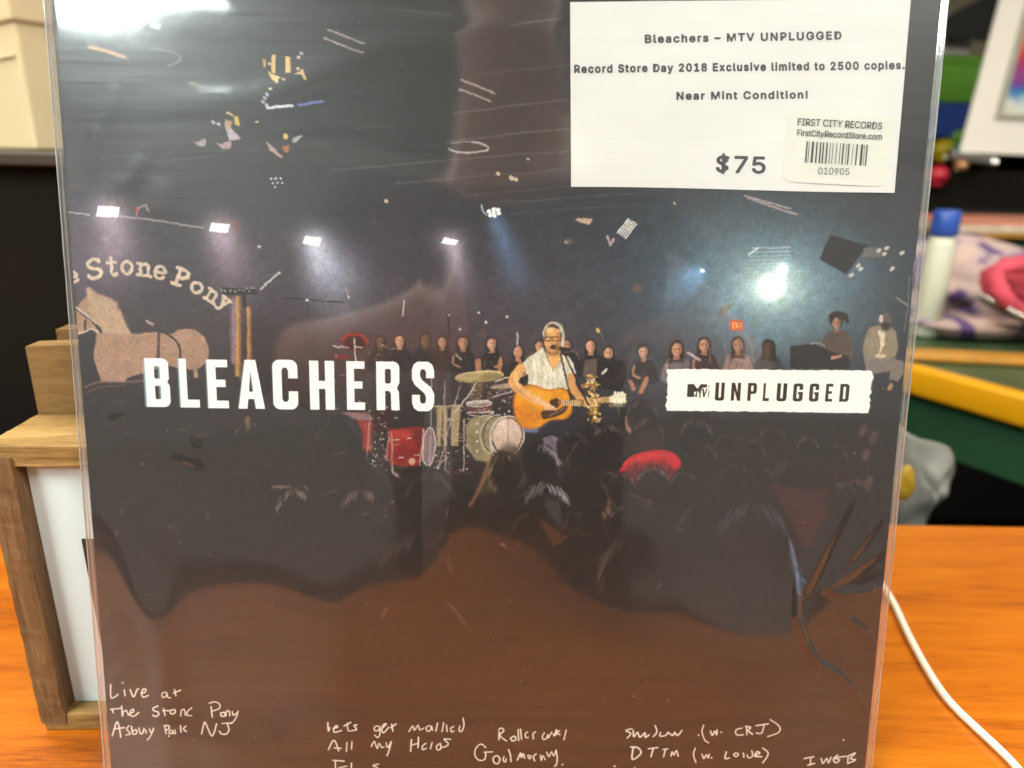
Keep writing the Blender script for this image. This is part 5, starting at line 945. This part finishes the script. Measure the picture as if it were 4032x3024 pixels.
# shelf with coloured toys
sh = thing('shelf_unit', (1.2, 2.55, -.75)); tag(sh, 'dark shelf unit in front of the back wall, holding coloured toys', 'shelf')
box('back_panel', (0, .3, 0), (.9, .32, 1.32), M_dark, sh)
for x in (0, .88): box('side_panel', (x, 0, 0), (x + .02, .299, 1.32), M_dark, sh)
for z in (.1, .86, 1.02, 1.165, 1.30): box('shelf', (.0205, .0, z), (.8795, .298, z + .016), M_dark, sh)
def toy(name, px, py, F, r, mat, lab, shape='ball'):
    p = at(px, py, F); tt = thing(name, tuple(p)); tag(tt, lab, name.replace('_', ' '), 'toys on the dark shelf')
    if shape == 'ball': lump('shell', (0, 0, 0), (r, r, r * .9), mat, tt, .03, 3, 3, 20, 12, False); lathe('base', [(0, -r * .95), (r * .6, -r * .95), (r * .6, -r * .8), (0, -r * .8)], mat, tt)
    else: box('case', (-r, -r * .6, -r * .8), (r, r * .6, r * .55), mat, tt, bev=.004); box('lid', (-r * 1.03, -r * .64, r * .555), (r * 1.03, r * .64, r * .8), mat, tt, bev=.004)
G2 = simple('lime_plastic', (.10, .28, .02), .4, .1, 20, 0); Y2 = simple('yellow_plastic', (.55, .42, .01), .4, .1, 20, 0); B2m = simple('blue_plastic', (.02, .06, .30), .4, .1, 20, 0); R2 = simple('red_plastic', (.40, .01, .03), .4, .1, 20, 0); T2 = simple('teal_plastic', (.08, .25, .19), .4, .1, 20, 0); P2 = simple('lilac_card', (.34, .26, .38), .6, .4, 18, 0); W2 = simple('pale_card', (.6, .55, .5), .6, .1, 18, 0)
toy('toy_box', 3770, 320, 2.5, .085, G2, 'green box on the dark shelf, highest of the coloured toys', 'box')
toy('toy_box', 3745, 465, 2.5, .075, B2m, 'blue box on the dark shelf below the green box', 'box')
toy('toy_ball', 3768, 540, 2.48, .038, G2, 'lime green ball on the dark shelf')
toy('toy_ball', 3712, 590, 2.46, .036, Y2, 'yellow ball on the dark shelf')
toy('toy_ball', 3762, 600, 2.44, .030, T2, 'teal ball on the dark shelf beside the yellow one')
toy('toy_ball', 3692, 690, 1.7, .024, R2, 'red ball just behind the edge of the plastic sleeve')
toy('carton', 3740, 120, 2.5, .055, P2, 'lilac carton above the green box', 'box'); toy('carton', 3745, 165, 2.5, .05, W2, 'pale carton under the lilac carton', 'box')
k1 = at(3850, 60, 2.4); bs = mesh_obj('black_bracket', [(-.12, 0, -.02), (.10, 0, .10), (.07, 0, -.07), (-.11, 0, -.06), (-.12, .02, -.02), (.10, .02, .10), (.07, .02, -.07), (-.11, .02, -.06)], [(3, 2, 1, 0), (4, 5, 6, 7), (0, 1, 5, 4), (1, 2, 6, 5), (2, 3, 7, 6), (3, 0, 4, 7)], M_black); bs.location = k1; tag(bs, 'black slanted panel beside the white picture board', 'panel')
# plastic bag hanging past the desk edge
M_bag = simple('grey_white_bag', (.20, .20, .175), .3, .12, 25, .3, coat=.4)
g1 = at(3600, 1880, .60); bg = thing('plastic_bag', tuple(g1)); tag(bg, 'crumpled translucent grey plastic bag behind the far desk edge', 'bag')
vs, fs = [], []; nb = 30
OL = [(3490, 1690), (3600, 1712), (3752, 1772), (3756, 1850), (3730, 1920), (3690, 2000), (3630, 2090), (3500, 2100), (3440, 1900)]
OLs = [at(x, y, .60) - g1 for x, y in smooth_ring(OL, 5)]; cen = sum(OLs, Vector()) / len(OLs)
for j_ in range(nb + 1):
    r_ = j_ / nb
    for k_, p in enumerate(OLs):
        q = cen.lerp(p, r_); th = k_ / len(OLs) * 6.283
        q.y = -.018 * (1 - r_ ** 2) + .005 * math.sin(3 * th + 3 * r_) * r_ + .003 * math.sin(5 * th - 5 * r_) * r_ + .001 * math.sin(9 * r_ + 2 * th); vs.append(q)
L_ = len(OLs)
for j_ in range(nb):
    for k_ in range(L_): k2 = (k_ + 1) % L_; fs.append((j_ * L_ + k_, (j_ + 1) * L_ + k_, (j_ + 1) * L_ + k2, j_ * L_ + k2))
bo = mesh_obj('bag_film', vs, fs, M_bag, bg, True); so_ = bo.modifiers.new('thick', 'SOLIDIFY'); so_.thickness = .012; so_.offset = 1
bc = at(3560, 1905, .565) - g1; lump('bag_content', tuple(bc), (.009, .006, .017), simple('mustard', (.35, .21, .01), .5, .1, 20, 0), bg, .05, 2, 2, flat=False)

# ------------------------------------------------------------------ cream boxes on a dark cabinet, left
cbn = thing('dark_cabinet', (-1.0, .62, -.75)); tag(cbn, 'dark brown cabinet behind the wooden display box, carrying the cream boxes', 'cabinet')
ztop = at(60, 590, .74).z
box('carcass', (0, 0, 0), (.80, .42, .75 + ztop - .012), M_dark, cbn, bev=.002); box('cabinet_top', (-.01, -.012, .75 + ztop - .0118), (.81, .43, .75 + ztop - .0005), simple('cabinet_top', (.035, .024, .014), .5, .2, 10, .05), cbn, bev=.002)
pC = at(88, 300, .74)
def cream_box(x0, y0, z0, rz, lab, hgt=.135, wd=.24, dp=.24):
    t_ = thing('storage_box', (x0, y0, z0)); t_.rotation_euler = (0, 0, rz); tag(t_, lab, 'storage box', 'cream storage boxes')
    box('box_body', (-wd, 0, 0), (0, dp, hgt), M_cream, t_, bev=.003, seg=2); box('lid', (-wd - .004, -.004, hgt - .0025), (.004, dp + .004, hgt + .035), M_cream, t_, bev=.003)
    box('label_ridge', (-wd + .02, -.0025, hgt * .72), (-.008, -.0003, hgt * .75), M_cream, t_, bev=.0008)
cream_box(pC.x, pC.y, ztop, math.radians(-38), 'cream cardboard box with a lid, lower of the stack at top left', .118)
cream_box(pC.x + .004, pC.y + .003, ztop + .154, math.radians(-38), 'cream cardboard box, upper of the stack at top left', .11)

# ------------------------------------------------------------------ the photographer, seen only in the sleeve's reflection
ph = thing('phone', mat=mw @ Matrix.Translation((.045, -.012, .0085))); tag(ph, 'black phone held in both hands in front of the record', 'phone')
bm = box_bm(-.077, -.037, -.004, .077, .037, .004, bev=.003, seg=3); bm_obj('case', bm, M_phone, ph)
person = thing('person', (.02, -.445, -.75)); tag(person, 'person in a dark shirt holding the phone up, reflected in the sleeve', 'person')
def skinned(name, nodes, edges, mat, par, sub=2):
    me = bpy.data.meshes.new(name); me.from_pydata([n_[0] for n_ in nodes], edges, []); me.materials.append(mat)
    o_ = bpy.data.objects.new(name, me); COL.objects.link(o_); o_.parent = par
    o_.modifiers.new('skin', 'SKIN'); me.skin_vertices or None
    for sv, n_ in zip(me.skin_vertices[0].data, nodes): sv.radius = (n_[1], n_[2] if len(n_) > 2 else n_[1])
    me.skin_vertices[0].data[0].use_root = True
    s2_ = o_.modifiers.new('sub', 'SUBSURF'); s2_.levels = sub; s2_.render_levels = sub
    return o_
rz = .75                                          # desk height in the person's own coordinates
body = [((0, 0, .62), .15, .11), ((0, 0, .85), .14, .10), ((0, .01, 1.10), .16, .10), ((0, .0, 1.22), .07, .06), ((0, .02, 1.30), .055, .055), ((0, .04, 1.40), .085, .10), ((0, .04, 1.50), .07, .085),
        ((-.18, .0, 1.14), .06, .06), ((-.27, .12, .93), .048, .048), ((-.14, .30, .96), .032, .030), ((-.07, .385, .985), .022, .030), ((-.055, .405, 1.0), .02, .028),
        ((.18, .0, 1.14), .06, .06), ((.29, .12, .93), .048, .048), ((.19, .30, .95), .032, .030), ((.135, .385, .98), .022, .030), ((.118, .405, .995), .02, .028)]
ed = [(0, 1), (1, 2), (2, 3), (3, 4), (4, 5), (5, 6), (2, 7), (7, 8), (8, 9), (9, 10), (10, 11), (2, 12), (12, 13), (13, 14), (14, 15), (15, 16)]
for sgn, root, bx_ in ((1, 11, (-.055, .405, 1.0)), (-1, 16, (.118, .405, .995))):
    for k in range(4):
        L_ = (.055, .064, .060, .047)[k]; z0_ = bx_[2] + .022 - k * .017
        i0 = len(body); body += [((bx_[0] + sgn * .006, bx_[1] + .008, z0_), .0085, .0085), ((bx_[0] + sgn * .018, bx_[1] + .020, z0_ + .002), .008, .008), ((bx_[0] + sgn * (.018 + L_ * .5), bx_[1] + .018, z0_), .007, .007)]
        ed += [(root, i0), (i0, i0 + 1), (i0 + 1, i0 + 2)]
    i0 = len(body); body += [((bx_[0] + sgn * .004, bx_[1] - .014, bx_[2] - .008), .010, .010), ((bx_[0] + sgn * .022, bx_[1] - .012, bx_[2] - .022), .009, .009)]; ed += [(root, i0), (i0, i0 + 1)]
skinned('body', body, ed, M_skin, person)
skinned('shirt', [((0, 0, .60), .19, .15), ((0, 0, .85), .185, .145), ((0, .01, 1.09), .20, .14), ((0, .0, 1.19), .09, .085), ((-.19, .0, 1.13), .085, .085), ((-.275, .115, .94), .068, .068), ((-.23, .19, .945), .058, .058), ((.19, .0, 1.13), .085, .085), ((.295, .115, .94), .068, .068), ((.25, .19, .94), .058, .058)], [(0, 1), (1, 2), (2, 3), (2, 4), (4, 5), (5, 6), (2, 7), (7, 8), (8, 9)], M_shirt, person)
lump('hair', (0, .015, 1.50), (.112, .125, .085), M_hair, person, .04, 4, 9, flat=False)
